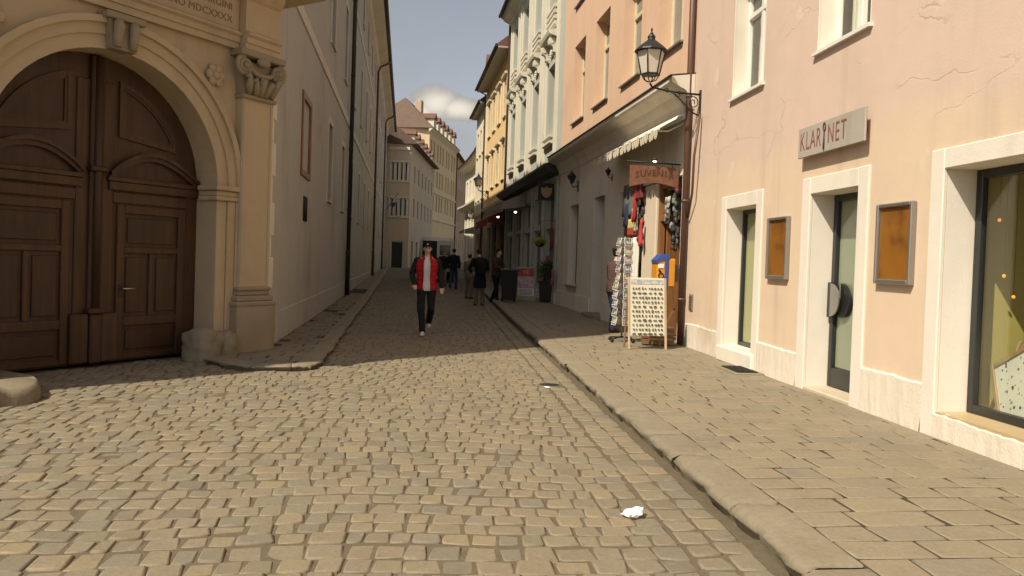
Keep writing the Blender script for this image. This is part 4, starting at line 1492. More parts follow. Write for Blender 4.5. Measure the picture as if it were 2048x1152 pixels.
f.bbox(a - .10, a + .03, -.05, .035, c - .1, d + .1, .01).bbox(b - .03, b + .10, -.05, .035, c - .1, d + .1, .01).bbox(a + .03, b - .03, -.05, .033, d - .03, d + .1, .01).bbox(a + .03, b - .03, -.05, .033, c - .1, c + .03, .01)
part('frame', f, M['brown_shutter'], so)
for z, hgt in ((5.82, .24), (10.2, .24)):
    part('band', MB().bbox(-PL, -.05, -.01, .035, z, z + hgt, .008), M['palace_trim'], pal)
part('plinth', MB().bbox(-PL, -.05, -.01, .03, -.4, .55, .01), M['palace'], pal)
# quoins on the corner
for k, (z0, z1, w) in enumerate(((.95, 1.42, .30), (1.75, 2.25, .30), (2.65, 3.15, .30), (3.5, 3.75, .30), (4.0, 4.4, .22), (4.6, 4.75, .30), (1.42, 1.75, .08), (2.25, 2.65, .08), (3.15, 3.5, .08), (3.75, 4.0, .08))):
    part('quoin', MB().bbox(-w - .05, -.03, -.01, .028, z0, z1, .008), m_plaster('pale_quoin', (.70, .66, .58), (.4, .35, .28), .2, .05) if k == 0 else bpy.data.materials['pale_quoin'], pal)
# grille
gx = PAL.px(609, 420)[0]
part('grille_shade_plate', MB().box(gx - .24, gx + .24, .002, .012, 2.14, 2.64), M['black'], pal)  # flat black plate on the wall, its colour imitates a shaded hole
for k in range(6):
    part('grille_bar', MB().tube([(gx - .2 + k * .08, .022, 2.15), (gx - .2 + k * .08, .022, 2.63)], .009, 5), M['iron'], pal)
shell(pal, -PL, -.02, 13.1, M['palace'], 11.0, z0=-.4)
ev = MB().prism([(.0, 12.72), (.12, 12.80), (.2, 12.95), (.6, 13.08), (.70, 13.2), (.0, 13.25)], 'x', -PL, .3)
part('eaves', ev, M['palace_trim'], pal)
rf = MB().prism([(.74, 13.20), (.74, 13.32), (-5.5, 17.0), (-11.3, 13.3), (-11.3, 13.26)], 'x', -PL, -.02)
ro = part('roof', rf, M['roof'], pal)
part('gutter', MB().tube([(-PL, .82, 13.22), (-.02, .82, 13.22)], .085, 8), M['pipe_dark'], ro)
for u, mt_, lab in ((14.35, M['pipe_dark'], 'dark downpipe between two window bays of the grey palace'), (34.2, M['pipe_brown'], 'brown downpipe halfway along the grey palace'), (51.5, M['pipe_brown'], 'brown downpipe towards the far end of the grey palace')):
    t = thing('downpipe', lab, 'downpipe', matrix=PAL.m @ Matrix.Translation((-u, .12, 0)))
    zb = gz(11 + u) + LZ
    part('pipe', MB().tube([(0, 0, zb + .02), (0, 0, 12.45), (0, .12, 12.75), (0, .55, 12.95), (0, .68, 13.15)], .07 if u < 20 else .065, 10), mt_, t)
    part('boot', MB().lathe([(.082, 0), (.082, 1.4), (.09, 1.42), (.09, 1.47), (.075, 1.5)], 10, (0, 0, zb)), mt_, t)
    for z in (3.0, 5.0, 7.5, 10.0, 12.0):
        part('clip', MB().lathe([(.085, 0), (.085, .06)], 10, (0, 0, z)), mt_, t)

# ------------------------------------------------------------------ the portal
M['portal'] = m_plaster('sandstone_portal', (.48, .375, .245), (.26, .20, .125), .45, .10, bump=.4)
M['portal_dark'] = m_plaster('weathered_sandstone', (.30, .245, .165), (.16, .13, .09), .55, .12, bump=.7)
M['gate_wall'] = m_plaster('portal_wall_plaster', (.36, .30, .215), (.22, .18, .12), .4, .08)
CX, CR, CZ = 2.37, 1.48, 2.39
GH = 14.6
GXE = 6.94
gb = thing('portal_building', 'sandstone gate front with arched doorway, pilaster and inscribed frieze', 'portal', matrix=GATE.m)
w = MB()
na = 28
arc = [(CX + CR * math.cos(math.pi * k / na), CZ + CR * math.sin(math.pi * k / na)) for k in range(na + 1)]   # from high x to low x
w.quad((-.02, 0, -.3), (-.02, 0, GH), (CX - CR, 0, GH), (CX - CR, 0, -.3))
w.quad((CX + CR, 0, -.3), (CX + CR, 0, GH), (GXE, 0, GH), (GXE, 0, -.3))
for k in range(na):
    (xa, za), (xb, zb) = arc[k], arc[k + 1]
    w.quad((xb, 0, zb), (xb, 0, GH), (xa, 0, GH), (xa, 0, za))
    w.quad((xa, 0, za), (xa, -.45, za), (xb, -.45, zb), (xb, 0, zb))
w.quad((CX - CR, 0, -.3), (CX - CR, 0, CZ), (CX - CR, -.45, CZ), (CX - CR, -.45, -.3))
w.quad((CX + CR, 0, -.3), (CX + CR, -.45, -.3), (CX + CR, -.45, CZ), (CX + CR, 0, CZ))
part('wall', w, M['portal'], gb)
sw_ = MB()
sw_.quad((GXE, 0, -.3), (GXE, 0, GH), (GXE, -12, GH), (GXE, -12, -.3))
sw_.quad((-.02, 0, GH), (-.02, -12, GH), (GXE, -12, GH), (GXE, 0, GH))
sw_.quad((-.02, -12, -.3), (GXE, -12, -.3), (GXE, -12, GH), (-.02, -12, GH))
sw_.quad((-.02, -.46, 5.0), (-.02, 0, 5.0), (-.02, 0, GH), (-.02, -12, GH))
part('side_walls', sw_, M['gate_wall'], gb)
def ring(m, r0, r1, y0, y1, n=28):
    for k in range(n):
        a, b = math.pi * k / n, math.pi * (k + 1) / n
        P = lambda r, t, y: (CX + r * math.cos(t), y, CZ + r * math.sin(t))
        m.quad(P(r0, a, y1), P(r0, b, y1), P(r1, b, y1), P(r1, a, y1))
        m.quad(P(r1, a, y1), P(r1, b, y1), P(r1, b, y0), P(r1, a, y0))
        m.quad(P(r0, a, y0), P(r0, b, y0), P(r0, b, y1), P(r0, a, y1))
    return m
arcv = ring(ring(ring(MB(), CR - .004, CR + .16, -.01, .05), CR + .16, CR + .29, -.01, .075), CR + .29, CR + .37, -.01, .12)
part('archivolt', arcv, M['portal'], gb)
for sgn_ in (-1, 1):
    def sx(q):
        return CX + sgn_ * q
    def bx2(m, a, b, *r, bev=.012):
        lo, hi = sorted((sx(a), sx(b)))
        return m.bbox(lo, hi, *r, bev)
    j = MB()
    bx2(j, CR - .004, CR + .16, -.02, .05, -.2, 2.19)
    bx2(j, CR + .16, CR + .29, -.02, .075, -.2, 2.19)
    bx2(j, CR + .29, CR + .37, -.02, .095, -.2, 2.19)
    part('jamb', j, M['portal'], gb)
    im = MB()
    bx2(im, CR - .05, CR + .42, -.30, .10, 2.19, 2.25)
    bx2(im, CR - .03, CR + .40, -.30, .08, 2.25, 2.33)
    bx2(im, CR - .07, CR + .44, -.30, .13, 2.33, 2.40)
    part('impost', im, M['portal'], gb)
# keystone with two scrolled consoles
ks = MB()
ks.prism([(CX - .16, 3.86), (CX + .16, 3.86), (CX + .20, 4.20), (CX - .20, 4.20)], 'y', -.02, .16)
ks.bbox(CX - .25, CX + .25, -.02, .22, 4.20, 4.28, .01)
for q in (-.1, .1):
    ks.tube([(CX + q, .18, 3.88), (CX + q, .19, 4.0), (CX + q, .22, 4.12), (CX + q, .20, 4.19)], [.05, .055, .065, .05], 8)
part('keystone', ks, M['portal_dark'], gb)
def pilaster(xa, xb):
    sh_ = MB()
    sh_.bbox(xa, xb, -.01, .15, .98, 3.68, .012)
    p = part('pilaster', sh_, M['portal'], gb)
    mo = MB()
    mo.bbox(xa + .01, xa + .05, .15, .165, 1.05, 3.62, .006).bbox(xb - .05, xb - .01, .15, .165, 1.05, 3.62, .006)
    part('edge_moulding', mo, M['portal'], p)
    bs_ = MB()
    for x_, z0, z1, y in ((.035, .93, .985, .185), (.02, .86, .93, .17), (.06, .78, .86, .21), (.09, .71, .78, .24)):
        bs_.bbox(xa - x_, xb + x_, -.01, y, z0, z1, .018)
    part('base', bs_, M['portal_dark'], p)
    pl_ = MB()
    r = random.Random(int(xa * 10))
    m = bmesh.new()
    bmesh.ops.create_grid(m, x_segments=8, y_segments=8, size=.5)
    for q in m.verts:
        x, z = q.co.x, q.co.y
        e = max(abs(x), abs(z)) * 2
        q.co = Vector((xa - .08 + (x + .5) * (xb - xa + .16), .27 + .03 * mnoise.noise(Vector((x * 4, z * 4, xa))) - (.05 if e > .98 else 0), -.2 + (z + .5) * .92))
    pl_.bm(m, True)
    pl_.box(xa - .08, xb + .08, -.01, .215, -.2, .712)
    part('pedestal', pl_, M['portal_dark'], p)
    # composite capital: bell, acanthus leaves, two corner volutes, abacus
    cp = MB()
    c = (xa + xb) / 2
    cp.prism([(xa, 3.68), (xb, 3.68), (xb + .07, 4.18), (xa - .07, 4.18)], 'y', -.01, .16)
    cp.bbox(xa - .03, xb + .03, -.01, .20, 3.66, 3.72, .015)
    cp.bbox(xa - .13, xb + .13, -.01, .26, 4.24, 4.335, .012)
    for q in (-1, 1):
        vx = c + q * ((xb - xa) / 2 + .06)
        sp = []
        for k in range(30):
            t = k / 29
            w_ = t * 2.2 * 2 * math.pi
            r_ = .135 * (1 - t * .85)
            sp.append((vx - q * .03 + q * r_ * math.sin(w_), .19 + .03 * t, 4.10 + r_ * math.cos(w_)))
        cp.tube(sp, [.042 - .02 * k / 29 for k in range(30)], 6)
        cp.ball((vx - q * .03, .235, 4.10), .045, 8, 6)
        for (lx, lz, s_) in ((c + q * .20, 3.74, 1.0), (c + q * .08, 3.73, .8)):
            cp.tube([(lx, .17, lz), (lx + q * .03, .22, lz + .13 * s_), (lx + q * .08, .27, lz + .24 * s_), (lx + q * .12, .26, lz + .20 * s_)], [.05, .06, .045, .02], 7)
    cp.tube([(c, .17, 3.73), (c, .22, 3.86), (c, .27, 3.98), (c, .26, 3.93)], [.055, .065, .05, .02], 7)
    cp.ball((c, .24, 4.20), (.12, .06, .07), 10, 7)
    garl = [(c + .20 * math.cos(math.pi * k / 12), .22, 4.10 - .10 * math.sin(math.pi * k / 12)) for k in range(13)]
    cp.tube(garl, [.02 + .02 * math.sin(math.pi * k / 12) for k in range(13)], 7)
    part('capital', cp, M['portal_dark'], p)
pilaster(.04, .58)
pilaster(4.29, 4.90)
# entablature, broken forward over the pilasters
def entab(x0, x1, dy, e):
    m = MB()
    pr = [(.0, 4.335), (.06, 4.335), (.06, 4.42), (.085, 4.425), (.085, 4.50), (.13, 4.53), (.13, 4.56), (.05, 4.60), (.05, 5.02), (.09, 5.05), (.14, 5.12), (.16, 5.20), (.40, 5.27), (.44, 5.30), (.44, 5.40), (.52, 5.50), (.0, 5.62)]
    m.prism([(y + (dy if y > 0 else 0), z) for y, z in pr], 'x', x0 - e, x1 + e)
    return m
ent = part('entablature', entab(.62, 4.24, .02, 0), M['portal'], gb)
part('entablature_block', entab(.0, .61, .15, .0), M['portal'], gb)
part('entablature_block', entab(4.26, 4.93, .15, .0), M['portal'], gb)
part('cornice_return', MB().prism([(-.07, 5.27), (-.07, 5.55), (-.58, 5.50), (-.50, 5.40), (-.50, 5.30), (-.46, 5.27)], 'y', -.35, .672), M['portal'], gb)
ins = m_plain('cut_letter_shadow', (.20, .15, .09), .9, .1)
for words, z in ((('VIRGINI', 'ET'), 4.885), (('MDCXXXX', 'ANNO', 'TELL'), 4.715)):
    xw = .74
    for txt in words:
        o = lettering(txt, .135, ins, ent, (xw, .0735, z), FLAT_ON_WALL, align='RIGHT', ext=.002, space=1.05)
        xw += max(v.co.x for v in o.data.vertices) - min(v.co.x for v in o.data.vertices) + .05
# rosettes in the spandrels
for x_ in (.96, 2 * CX - .96):
    ro_ = MB()
    for k in range(6):
        a = k * math.pi / 3
        ro_.ball((x_ + .10 * math.cos(a), .03, 3.90 + .10 * math.sin(a)), (.065, .035, .065), 8, 6)
    ro_.lathe([(.06, 0), (.055, .03), (.02, .05)], 10)
    ro_.v[-30:] = [(x_ + p[0], .03 + p[2], 3.90 + p[1]) for p in ro_.v[-30:]]
    part('rosette', ro_, M['portal'], gb)

# ------------------------------------------------------------------ the double door in the arch
M['oak'] = m_wood('dark_oak', (.050, .026, .014), (.078, .040, .021), .45, .3)
M['oak_l'] = m_wood('brown_oak', (.058, .030, .015), (.090, .046, .023), .45, .3)
gd = thing('arched_gate', 'dark brown panelled oak double gate filling the stone arch', 'gate', matrix=GATE.m)
Y0 = -.40
def ar(x, rr):
    """height of an arc of radius rr about the arch centre"""
    q = rr * rr - (x - CX) ** 2
    return CZ + math.sqrt(q) if q > 0 else CZ
def frame_strip(m, pts, wd, y0, y1):
    """flat moulding following a closed outline"""
    n = len(pts)
    c = Vector((sum(p[0] for p in pts) / n, sum(p[1] for p in pts) / n))
    inn = []
    for i, p in enumerate(pts):
        a, b = Vector(pts[i - 1]), Vector(pts[(i + 1) % n])
        p = Vector(p)
        d1, d2 = (p - a).normalized(), (b - p).normalized()
        nn = Vector((-(d1 + d2).y, (d1 + d2).x)).normalized()
        if nn.dot(c - p) < 0:
            nn = -nn
        k = max(.5, abs(nn.dot(Vector((-d1.y, d1.x)))))
        inn.append(p + nn * wd / k)
    for i in range(n):
        j = (i + 1) % n
        A, B, C, D = pts[i], pts[j], inn[j], inn[i]
        m.quad((A[0], y1, A[1]), (B[0], y1, B[1]), (C[0], y1, C[1]), (D[0], y1, D[1]))
        m.quad((D[0], y0, D[1]), (D[0], y1, D[1]), (C[0], y1, C[1]), (C[0], y0, C[1]))
        m.quad((A[0], y0, A[1]), (A[0], y1, A[1]), (B[0], y1, B[1]), (B[0], y0, B[1]))
    return [tuple(q) for q in inn]
for sgn_ in (-1, 1):
    def X(q):
        return CX + sgn_ * q                  # q: distance from the middle of the gate
    def bxx(m, a, b, y0, y1, z0, z1, bev=.008):
        lo, hi = sorted((X(a), X(b)))
        return m.bbox(lo, hi, y0, y1, z0, z1, bev)
    leaf = MB()
    pts_ = [(X(.06), .03), (X(CR + .02), .03)] + [(X((CR + .02) * math.cos(t)), CZ + (CR + .02) * math.sin(t)) for t in [math.pi / 2 * k / 14 for k in range(15)] if (CR + .02) * math.cos(t) > .06] + [(X(.06), ar(X(.06), CR + .02))]
    if sgn_ < 0:
        pts_ = pts_[::-1]
    leaf.prism(pts_, 'y', Y0 - .06, Y0)
    lf = part('gate_leaf', leaf, M['oak'], gd)
    st = MB()
    bxx(st, .075, .24, Y0 - .01, Y0 + .022, .66, 3.55)
    bxx(st, 1.30, 1.475, Y0 - .01, Y0 + .022, .05, 2.38)
    bxx(st, .24, 1.30, Y0 - .01, Y0 + .03, 2.06, 2.20)
    part('stile', st, M['oak_l'], lf)
    bl = MB()
    bxx(bl, .075, .30, Y0 - .01, Y0 + .09, .05, .66, .015)
    part('kick_block', bl, M['oak_l'], lf)
    wk = MB()                                  # wicket door: frame of rails round its panels
    bxx(wk, .30, .40, Y0 - .01, Y0 + .036, .05, 2.04)
    bxx(wk, 1.18, 1.29, Y0 - .01, Y0 + .036, .05, 2.04)
    bxx(wk, .40, 1.18, Y0 - .01, Y0 + .034, 1.93, 2.04)
    bxx(wk, .40, 1.18, Y0 - .01, Y0 + .034, 1.42, 1.50)
    bxx(wk, .40, 1.18, Y0 - .01, Y0 + .034, .48, .60)
    bxx(wk, .40, 1.18, Y0 - .01, Y0 + .034, .05, .12)
    bxx(wk, .76, .83, Y0 - .01, Y0 + .031, .60, 1.42)
    wo = part('wicket_door', wk, M['oak_l'], lf)
    for a, b, z0, z1 in ((.44, .72, .65, 1.37), (.87, 1.14, .65, 1.37), (.45, 1.13, 1.55, 1.88), (.45, 1.13, .17, .43)):
        pn = MB()
        bxx(pn, a, b, Y0, Y0 + .022, z0, z1, .02)
        part('panel', pn, M['oak'], wo)
    hood = MB()                                # segmental hood over the wicket
    n_ = 12
    prof = []
    for k in range(n_ + 1):
        q = .17 + (1.46 - .17) * k / n_
        prof.append((X(q), 2.40 + .30 * math.sin(math.pi * (k / n_) ** .9)))
    for (d0, d1, yy) in ((0, .05, .10), (-.06, 0, .065)):
        for k in range(n_):
            (xa, za), (xb, zb) = prof[k], prof[k + 1]
            V = [(xa, Y0, za + d0), (xb, Y0, zb + d0), (xb, Y0, zb + d1), (xa, Y0, za + d1)]
            V2 = [(p[0], Y0 + yy, p[2]) for p in V]
            hood.add(V + V2, [(4, 5, 6, 7), (3, 2, 6, 7), (0, 1, 5, 4)])
    bxx(hood, .15, 1.475, Y0, Y0 + .075, 2.33, 2.39)
    bxx(hood, .17, 1.47, Y0, Y0 + .06, 2.22, 2.33)
    part('hood', hood, M['oak_l'], lf)
    # arched upper panel
    up = MB()
    rr = CR - .22
    o_ = [(X(.30), 2.90), (X(1.12), 2.80)] + [(X(q), ar(X(q), rr)) for q in [1.12 - (1.12 - .30) * k / 9 for k in range(10)]]
    i_ = frame_strip(up, o_, .06, Y0 - .01, Y0 + .034)
    i2 = frame_strip(up, i_, .03, Y0 - .01, Y0 + .025)
    part('arched_panel', up, M['oak_l'], lf)
    if sgn_ < 0:
        hn = MB().tube([(X(.36), Y0 + .06, .965), (X(.36), Y0 + .11, .965), (X(.50), Y0 + .115, .965)], .011, 6)
        part('door_handle', hn, m_plain('brass', (.60, .50, .30), .3, .5, metal=.8), wo)
        part('lock_plate', MB().bbox(X(.38), X(.33), Y0 + .036, Y0 + .046, .86, 1.02, .004), M['iron'], wo)
ast = MB()
ast.bbox(CX - .085, CX + .085, Y0 - .02, Y0 + .08, .66, 3.85, .02)
ast.tube([(CX, Y0 + .08, .68), (CX, Y0 + .08, 3.83)], .05, 10)
ast.bbox(CX - .075, CX + .075, Y0 - .02, Y0 + .13, .04, .66, .02)
for z in (.66, 2.42):
    ast.bbox(CX - .11, CX + .11, Y0, Y0 + .15, z, z + .07, .015)
part('cover_strip', ast, M['oak'], gd)

# ------------------------------------------------------------------ guard stones
def rock(name, label, cat, face, x, y, z, r, seed, mat, amp=.18, box=.55, group=None):
    m = bmesh.new()
    bmesh.ops.create_icosphere(m, subdivisions=4, radius=1)
    for q in m.verts:
        d = q.co.normalized()
        k = max(abs(d.x), abs(d.y), abs(d.z))
        s_ = (1 - box) + box / k
        s_ *= 1 + amp * mnoise.noise(d * 1.7 + Vector((seed, 0, 0))) + amp * .35 * mnoise.noise(d * 5 + Vector((0, seed, 0)))
        q.co = Vector((d.x * r[0] * s_, d.y * r[1] * s_, d.z * r[2] * s_))
    o = link(name, MB().bm(m, True).mesh(name), mat, None)
    o.matrix_world = face.m @ Matrix.Translation((x, y, z))
    return tag(o, label, cat, group)
M['guard'] = m_stone('guard_stone', [(.23, .20, .15), (.30, .25, .18)], per=False, bump=.9, grain=10)
rock('guard_stone', 'worn block of stone leaning against the foot of the portal jamb by the pilaster', 'stone', GATE, 1.12, .12, .17, (.22, .24, .27), 3, M['guard'])
rock('guard_stone', 'smaller reddish worn stone wedged between jamb stone and pilaster pedestal', 'stone', GATE, .86, .24, .15, (.13, .16, .24), 8, M['guard'])
# stone platform with a guard stone in front of the left pilaster
isl = thing('stone_platform', 'low rounded platform of worn stone blocks in front of the gate', 'platform', matrix=GATE.m)
prev = None
cuts = [3.64, 4.30, 5.0, 5.9, 7.2]
for k in range(4):
    a, b = cuts[k] + .006, cuts[k + 1] - .006
    yf = [.98, 1.22, 1.30, 1.32, 1.33]
    nn = 5
    V, F = [], []
    for i in range(nn + 1):
        x_ = a + (b - a) * i / nn
        t = (x_ - 3.64)
        yo = 1.43 - .60 * max(0, 1 - t / .45) ** 2
        for (y, z) in ((-.05, -.05), (-.05, .145), (yo - .10, .15), (yo - .04, .13), (yo, .07), (yo + .02, -.05)):
            V.append((x_, y + random.uniform(-.008, .008), z + random.uniform(-.006, .006)))
    F = [(i * 6 + j, i * 6 + j + 1, (i + 1) * 6 + j + 1, (i + 1) * 6 + j)[::-1] for i in range(nn) for j in range(5)]
    F += [tuple(range(6))[::-1], tuple(range(nn * 6, nn * 6 + 6))]
    part('stone_block', MB().add(V, F, True), M['kerb'], isl)
rock('guard_stone', 'tall rounded guard stone standing on the low platform', 'stone', GATE, 4.30, .52, .36, (.17, .17, .30), 5, M['guard'], box=.3)
# ------------------------------------------------------------------ houses at the far end of the street
M['rose'] = m_plaster('rose_grey_plaster', (.58, .475, .345), (.38, .3, .2), .3, .06)
M['cream'] = m_plaster('cream_far_plaster', (.74, .58, .35), (.46, .35, .21), .25, .05)
M['tan'] = m_plaster('tan_far_plaster', (.50, .38, .27), (.34, .25, .18), .3, .06)
M['far_frame'] = m_plain('far_frame_paint', (.50, .44, .34), .5)
z7 = gz(72)
bh = thing('bay_house', 'rose grey house with a white oriel of narrow windows closing the palace row', 'house', loc=(-10.0, 72, z7))
fb = Face((-10.0, 72, z7), 90, 'L')
fs = Face((-10.0, 72, z7), 0.3, 'L')
def child_wall(parent, face, base, x0, x1, z0, z1, holes, depth, mat, frame, pane, name='wall', bars=(1, 1), sill=None):
    lm = Matrix.Translation(-Vector(base)) @ face.m
    o = link(name, wall_mesh(MB(), x0, x1, z0, z1, holes, depth).mesh(name), mat, parent)
    o.matrix_local = lm
    for h in holes:
        w_ = window(parent, *h[:4], -depth, frame, pane, bars, .08, sill)
        w_.matrix_local = lm @ Matrix.Translation((h[0], -depth, h[2]))
    return lm
B0 = (-10.0, 72, z7)
hol = [(.30 + k * .42, .58 + k * .42, z0, z1) for k in range(4) for z0, z1 in ((8.3, 10.0), (4.9, 6.6))]
hol.append((.5, 1.7, -.2, 2.5))
lm = child_wall(bh, fb, B0, 0, 6, -.6, 11.8, hol, .22, M['rose'], M['white_paint'], M['pane'], bars=(0, 0))
for z0, z1 in ((8.15, 8.28), (10.02, 10.2), (4.75, 4.88), (6.62, 6.8), (11.2, 11.5)):
    o = part('moulding', MB().bbox(.1, 2.1, 0, .12, z0, z1, .01), M['ivory'], bh)
    o.matrix_local = lm
for k in range(5):
    for z0, z1 in ((8.28, 10.02), (4.88, 6.62)):
        o = part('mullion', MB().bbox(.18 + k * .42, .30 + k * .42, 0, .06, z0, z1, .01), M['white_paint'], bh)
        o.matrix_local = lm
hol = [(-x_ - .45, -x_ + .45, z0, z1) for x_ in (3, 6, 9, 12, 15, 17.8) for z0, z1 in ((8.4, 10.0), (5.0, 6.8))] + [(-x_ - .7, -x_ + .7, -.3, 2.6) for x_ in (2.5, 6, 9.5, 13)]
lm = child_wall(bh, fs, B0, -19.5, 0, -.6, 11.8, hol, .22, M['rose'], M['far_frame'], M['pane'], bars=(1, 0))
o = part('roof', MB().prism([(.6, 11.78), (.6, 11.92), (-4, 15.4), (-9, 11.9), (-9, 11.8)], 'x', -19.8, .3), M['roof'], bh)
o.matrix_local = lm
for x_ in (-2.2, -5, -8, -11, -14, -17):
    d = part('dormer', MB().bbox(x_ - .5, x_ + .5, -1.6, .05, 11.9, 13.0, .02), M['ivory'], bh)
    d.matrix_local = lm
    part('dormer_roof', MB().prism([(x_ - .7, 13.0), (x_ + .7, 13.0), (x_, 13.55)], 'y', -2.2, .2), M['roof_dark'], d)
flagm = NT('tricolour_cloth')
s3 = flagm.sep()
c3 = flagm.mix(flagm.ramp(s3[2], -.28, -.27), (.35, .03, .03), flagm.mix(flagm.ramp(s3[2], .0, .01), (.04, .05, .22), (.55, .52, .48)))
flagm = flagm.done(c3, .8)
fp = Vector((-11.25, 70.6, gz(70)))
fl_ = thing('flag', 'small furled tricolour flag on a slanting pole before the oriel', 'flag', loc=fp + Vector((0, 0, 6.1)))
part('pole', MB().tube([(-.75, 0, -.75), (.35, -.05, .9)], .03, 6), M['iron'], fl_)
V = []
for i in range(9):
    for j in range(5):
        t, q = i / 8, j / 4
        V.append((.30 - .60 * t + .20 * q * (1 - t * .5) + .05 * math.sin(j * 2 + i), -.06 + .07 * math.sin(i * 1.3 + j * 1.8), .80 - .95 * t - .45 * q))
part('cloth', MB().add(V, [(i * 5 + j, i * 5 + j + 1, (i + 1) * 5 + j + 1, (i + 1) * 5 + j) for i in range(8) for j in range(4)], True), flagm, fl_)

z9 = gz(92)
B1 = (-10.6, 92, z9)
cb_ = thing('cream_tenement', 'tall cream house with red hipped roof and a row of dormers', 'house', loc=B1)
f1 = Face(B1, 90, 'L')
f2 = Face(B1, 6.0, 'L')
H1 = 16.6
child_wall(cb_, f1, B1, 0, 8.6, -.6, H1, [(2, 3, 13.2, 15.2), (5, 6, 13.2, 15.2)], .2, M['cream'], M['far_frame'], M['pane'])
xs_ = [1.3, 3.0, 5.2, 6.9, 8.6, 11.0, 12.7, 15.0, 16.7]
hol = [(-x_ - .42, -x_ + .42, z0, z1) for x_ in xs_ for z0, z1 in ((13.1, 15.4), (9.8, 11.9), (6.8, 8.8))] + [(-x_ - .75, -x_ + .75, .2, 3.2) for x_ in (2.2, 6, 9.6, 13.2, 16.4)]
lm = child_wall(cb_, f2, B1, -18.4, 0, -.6, H1, hol, .2, M['cream'], M['far_frame'], M['pane'])
for z in (9.0, 5.6):
    o = part('string_course', MB().bbox(-18.4, .1, 0, .15, z, z + .25, .02), M['ivory'], cb_)
    o.matrix_local = lm
o = part('eaves', MB().prism([(0, H1 - .5), (.4, H1 - .15), (.5, H1), (0, H1 + .02)], 'x', -18.4, .5), M['ivory'], cb_)
o.matrix_local = lm
rf = MB()
e = [(.55, .55, H1), (-18.6, .55, H1), (-18.6, -9, H1), (.55, -9, H1)]
rd = [(-4.2, -4.2, H1 + 4.6), (-18.6, -4.2, H1 + 4.6)]
rf.add(e + rd, [(0, 3, 4), (0, 4, 5, 1), (3, 2, 5, 4), (1, 5, 2), (0, 1, 2, 3)])
o = part('roof', rf, M['roof'], cb_)
o.matrix_local = lm
part('chimney', MB().bbox(-6.6, -5.4, -3.2, -2.4, H1 + 2, H1 + 4.6, .03), M['tan'], o)
for k in range(6):
    x_ = -2.5 - 2.7 * k
    d = part('dormer', MB().bbox(x_ - .65, x_ + .65, -2.5, .1, H1 + .1, H1 + 1.55, .02), M['ivory'], cb_)
    d.matrix_local = lm
    part('dormer_roof', MB().prism([(x_ - .85, H1 + 1.55), (x_ + .85, H1 + 1.55), (x_, H1 + 2.3)], 'y', -3.2, .25), M['roof_dark'], d)
    part('dormer_window', MB().box(x_ - .35, x_ + .35, .1005, .13, H1 + .35, H1 + 1.35), M['pane'], d)
o = part('downpipe', MB().tube([(-18.35, .12, .2), (-18.35, .12, H1)], .09, 8), M['pipe_brown'], cb_)
o.matrix_local = lm

q = fs.w(0, 0, 0)
B2 = tuple(f2.w(-18.5, -.2, 0))
th = thing('tan_house', 'tan house in shade where the street bends out of sight', 'house', loc=B2)
f3 = Face(B2, 1.5, 'L')
hol = [(-x_ - .42, -x_ + .42, z0, z1) for x_ in (2.5, 5.5, 8.5, 12, 16) for z0, z1 in ((13.0, 15), (9.6, 11.6), (6.4, 8.4), (2, 4))]
lm = child_wall(th, f3, B2, -24, 0, -.6, 16.2, hol, .2, M['tan'], M['far_frame'], M['pane'])
o = part('roof', MB().prism([(.6, 16.2), (.6, 16.35), (-4.5, 20.5), (-9, 16.3)], 'x', -24, 0), M['roof_dark'], th)
o.matrix_local = lm
# the house that closes the view where the street turns
B3 = (-9.5, 134, gz(134))
eh = thing('end_house', 'brown house closing the view at the turn of the street', 'house', loc=B3)
f4 = Face(B3, 90, 'L')
hol = [(-x_ - .5, -x_ + .5, z0, z1) for x_ in (2, 4.5, 7, 9.5) for z0, z1 in ((10, 12), (6.5, 8.5), (3, 5))]
lm = child_wall(eh, f4, B3, -14, 3, -.6, 14.5, hol, .2, M['tan'], M['far_frame'], M['pane'])
o = part('roof', MB().prism([(.6, 14.5), (.6, 14.65), (-4.5, 18.5), (-9, 14.6)], 'x', -14, 3), M['roof_dark'], eh)
o.matrix_local = lm

# ------------------------------------------------------------------ delivery van standing in the street, seen from behind
vy = 40.5
van = thing('delivery_van', 'white delivery van seen from behind with one rear door open', 'van', loc=(-4.05, vy, gz(vy)), rz=R(8))
M['van_white'] = m_plain('white_van_paint', (.66, .64, .58), .3, .5, .04, bump=0)
m = bmesh.new()
bmesh.ops.create_cube(m, size=1)
for q in m.verts:
    top = q.co.z > 0
    fr_ = q.co.y > 0
    q.co = Vector((q.co.x * (1.76 if top else 1.92), (q.co.y + .5) * 3.9, 1.42 + q.co.z * 1.95))
bmesh.ops.bevel(m, geom=list(m.edges), offset=.09, segments=3, affect='EDGES')
part('body', MB().bm(m, True), M['van_white'], van)
m = bmesh.new()
bmesh.ops.create_cube(m, size=1)
for q in m.verts:
    top = q.co.z > 0
    fr_ = q.co.y > 0
    q.co = Vector((q.co.x * 1.86, 3.7 + (q.co.y + .5) * (1.0 if top and fr_ else 1.7) - .0, 1.10 + q.co.z * 1.3 + (-.35 if top and fr_ else 0)))
bmesh.ops.bevel(m, geom=list(m.edges), offset=.08, segments=3, affect='EDGES')
part('cab', MB().bm(m, True), M['van_white'], van)
part('cargo_shade_panel', MB().bbox(-.80, -.02, -.012, .02, .62, 2.22, .02), M['black'], van)  # black panel on the closed body, painted for the shade inside the hold
dr_ = part('rear_door', MB().bbox(.02, .80, -.035, .0, .60, 2.24, .02), M['van_white'], van)
part('rear_window', MB().bbox(.12, .70, -.042, -.035, 1.45, 2.0, .003), M['pane'], dr_)
part('door_handle', MB().bbox(.06, .18, -.06, -.036, 1.15, 1.2, .006), M['black'], dr_)
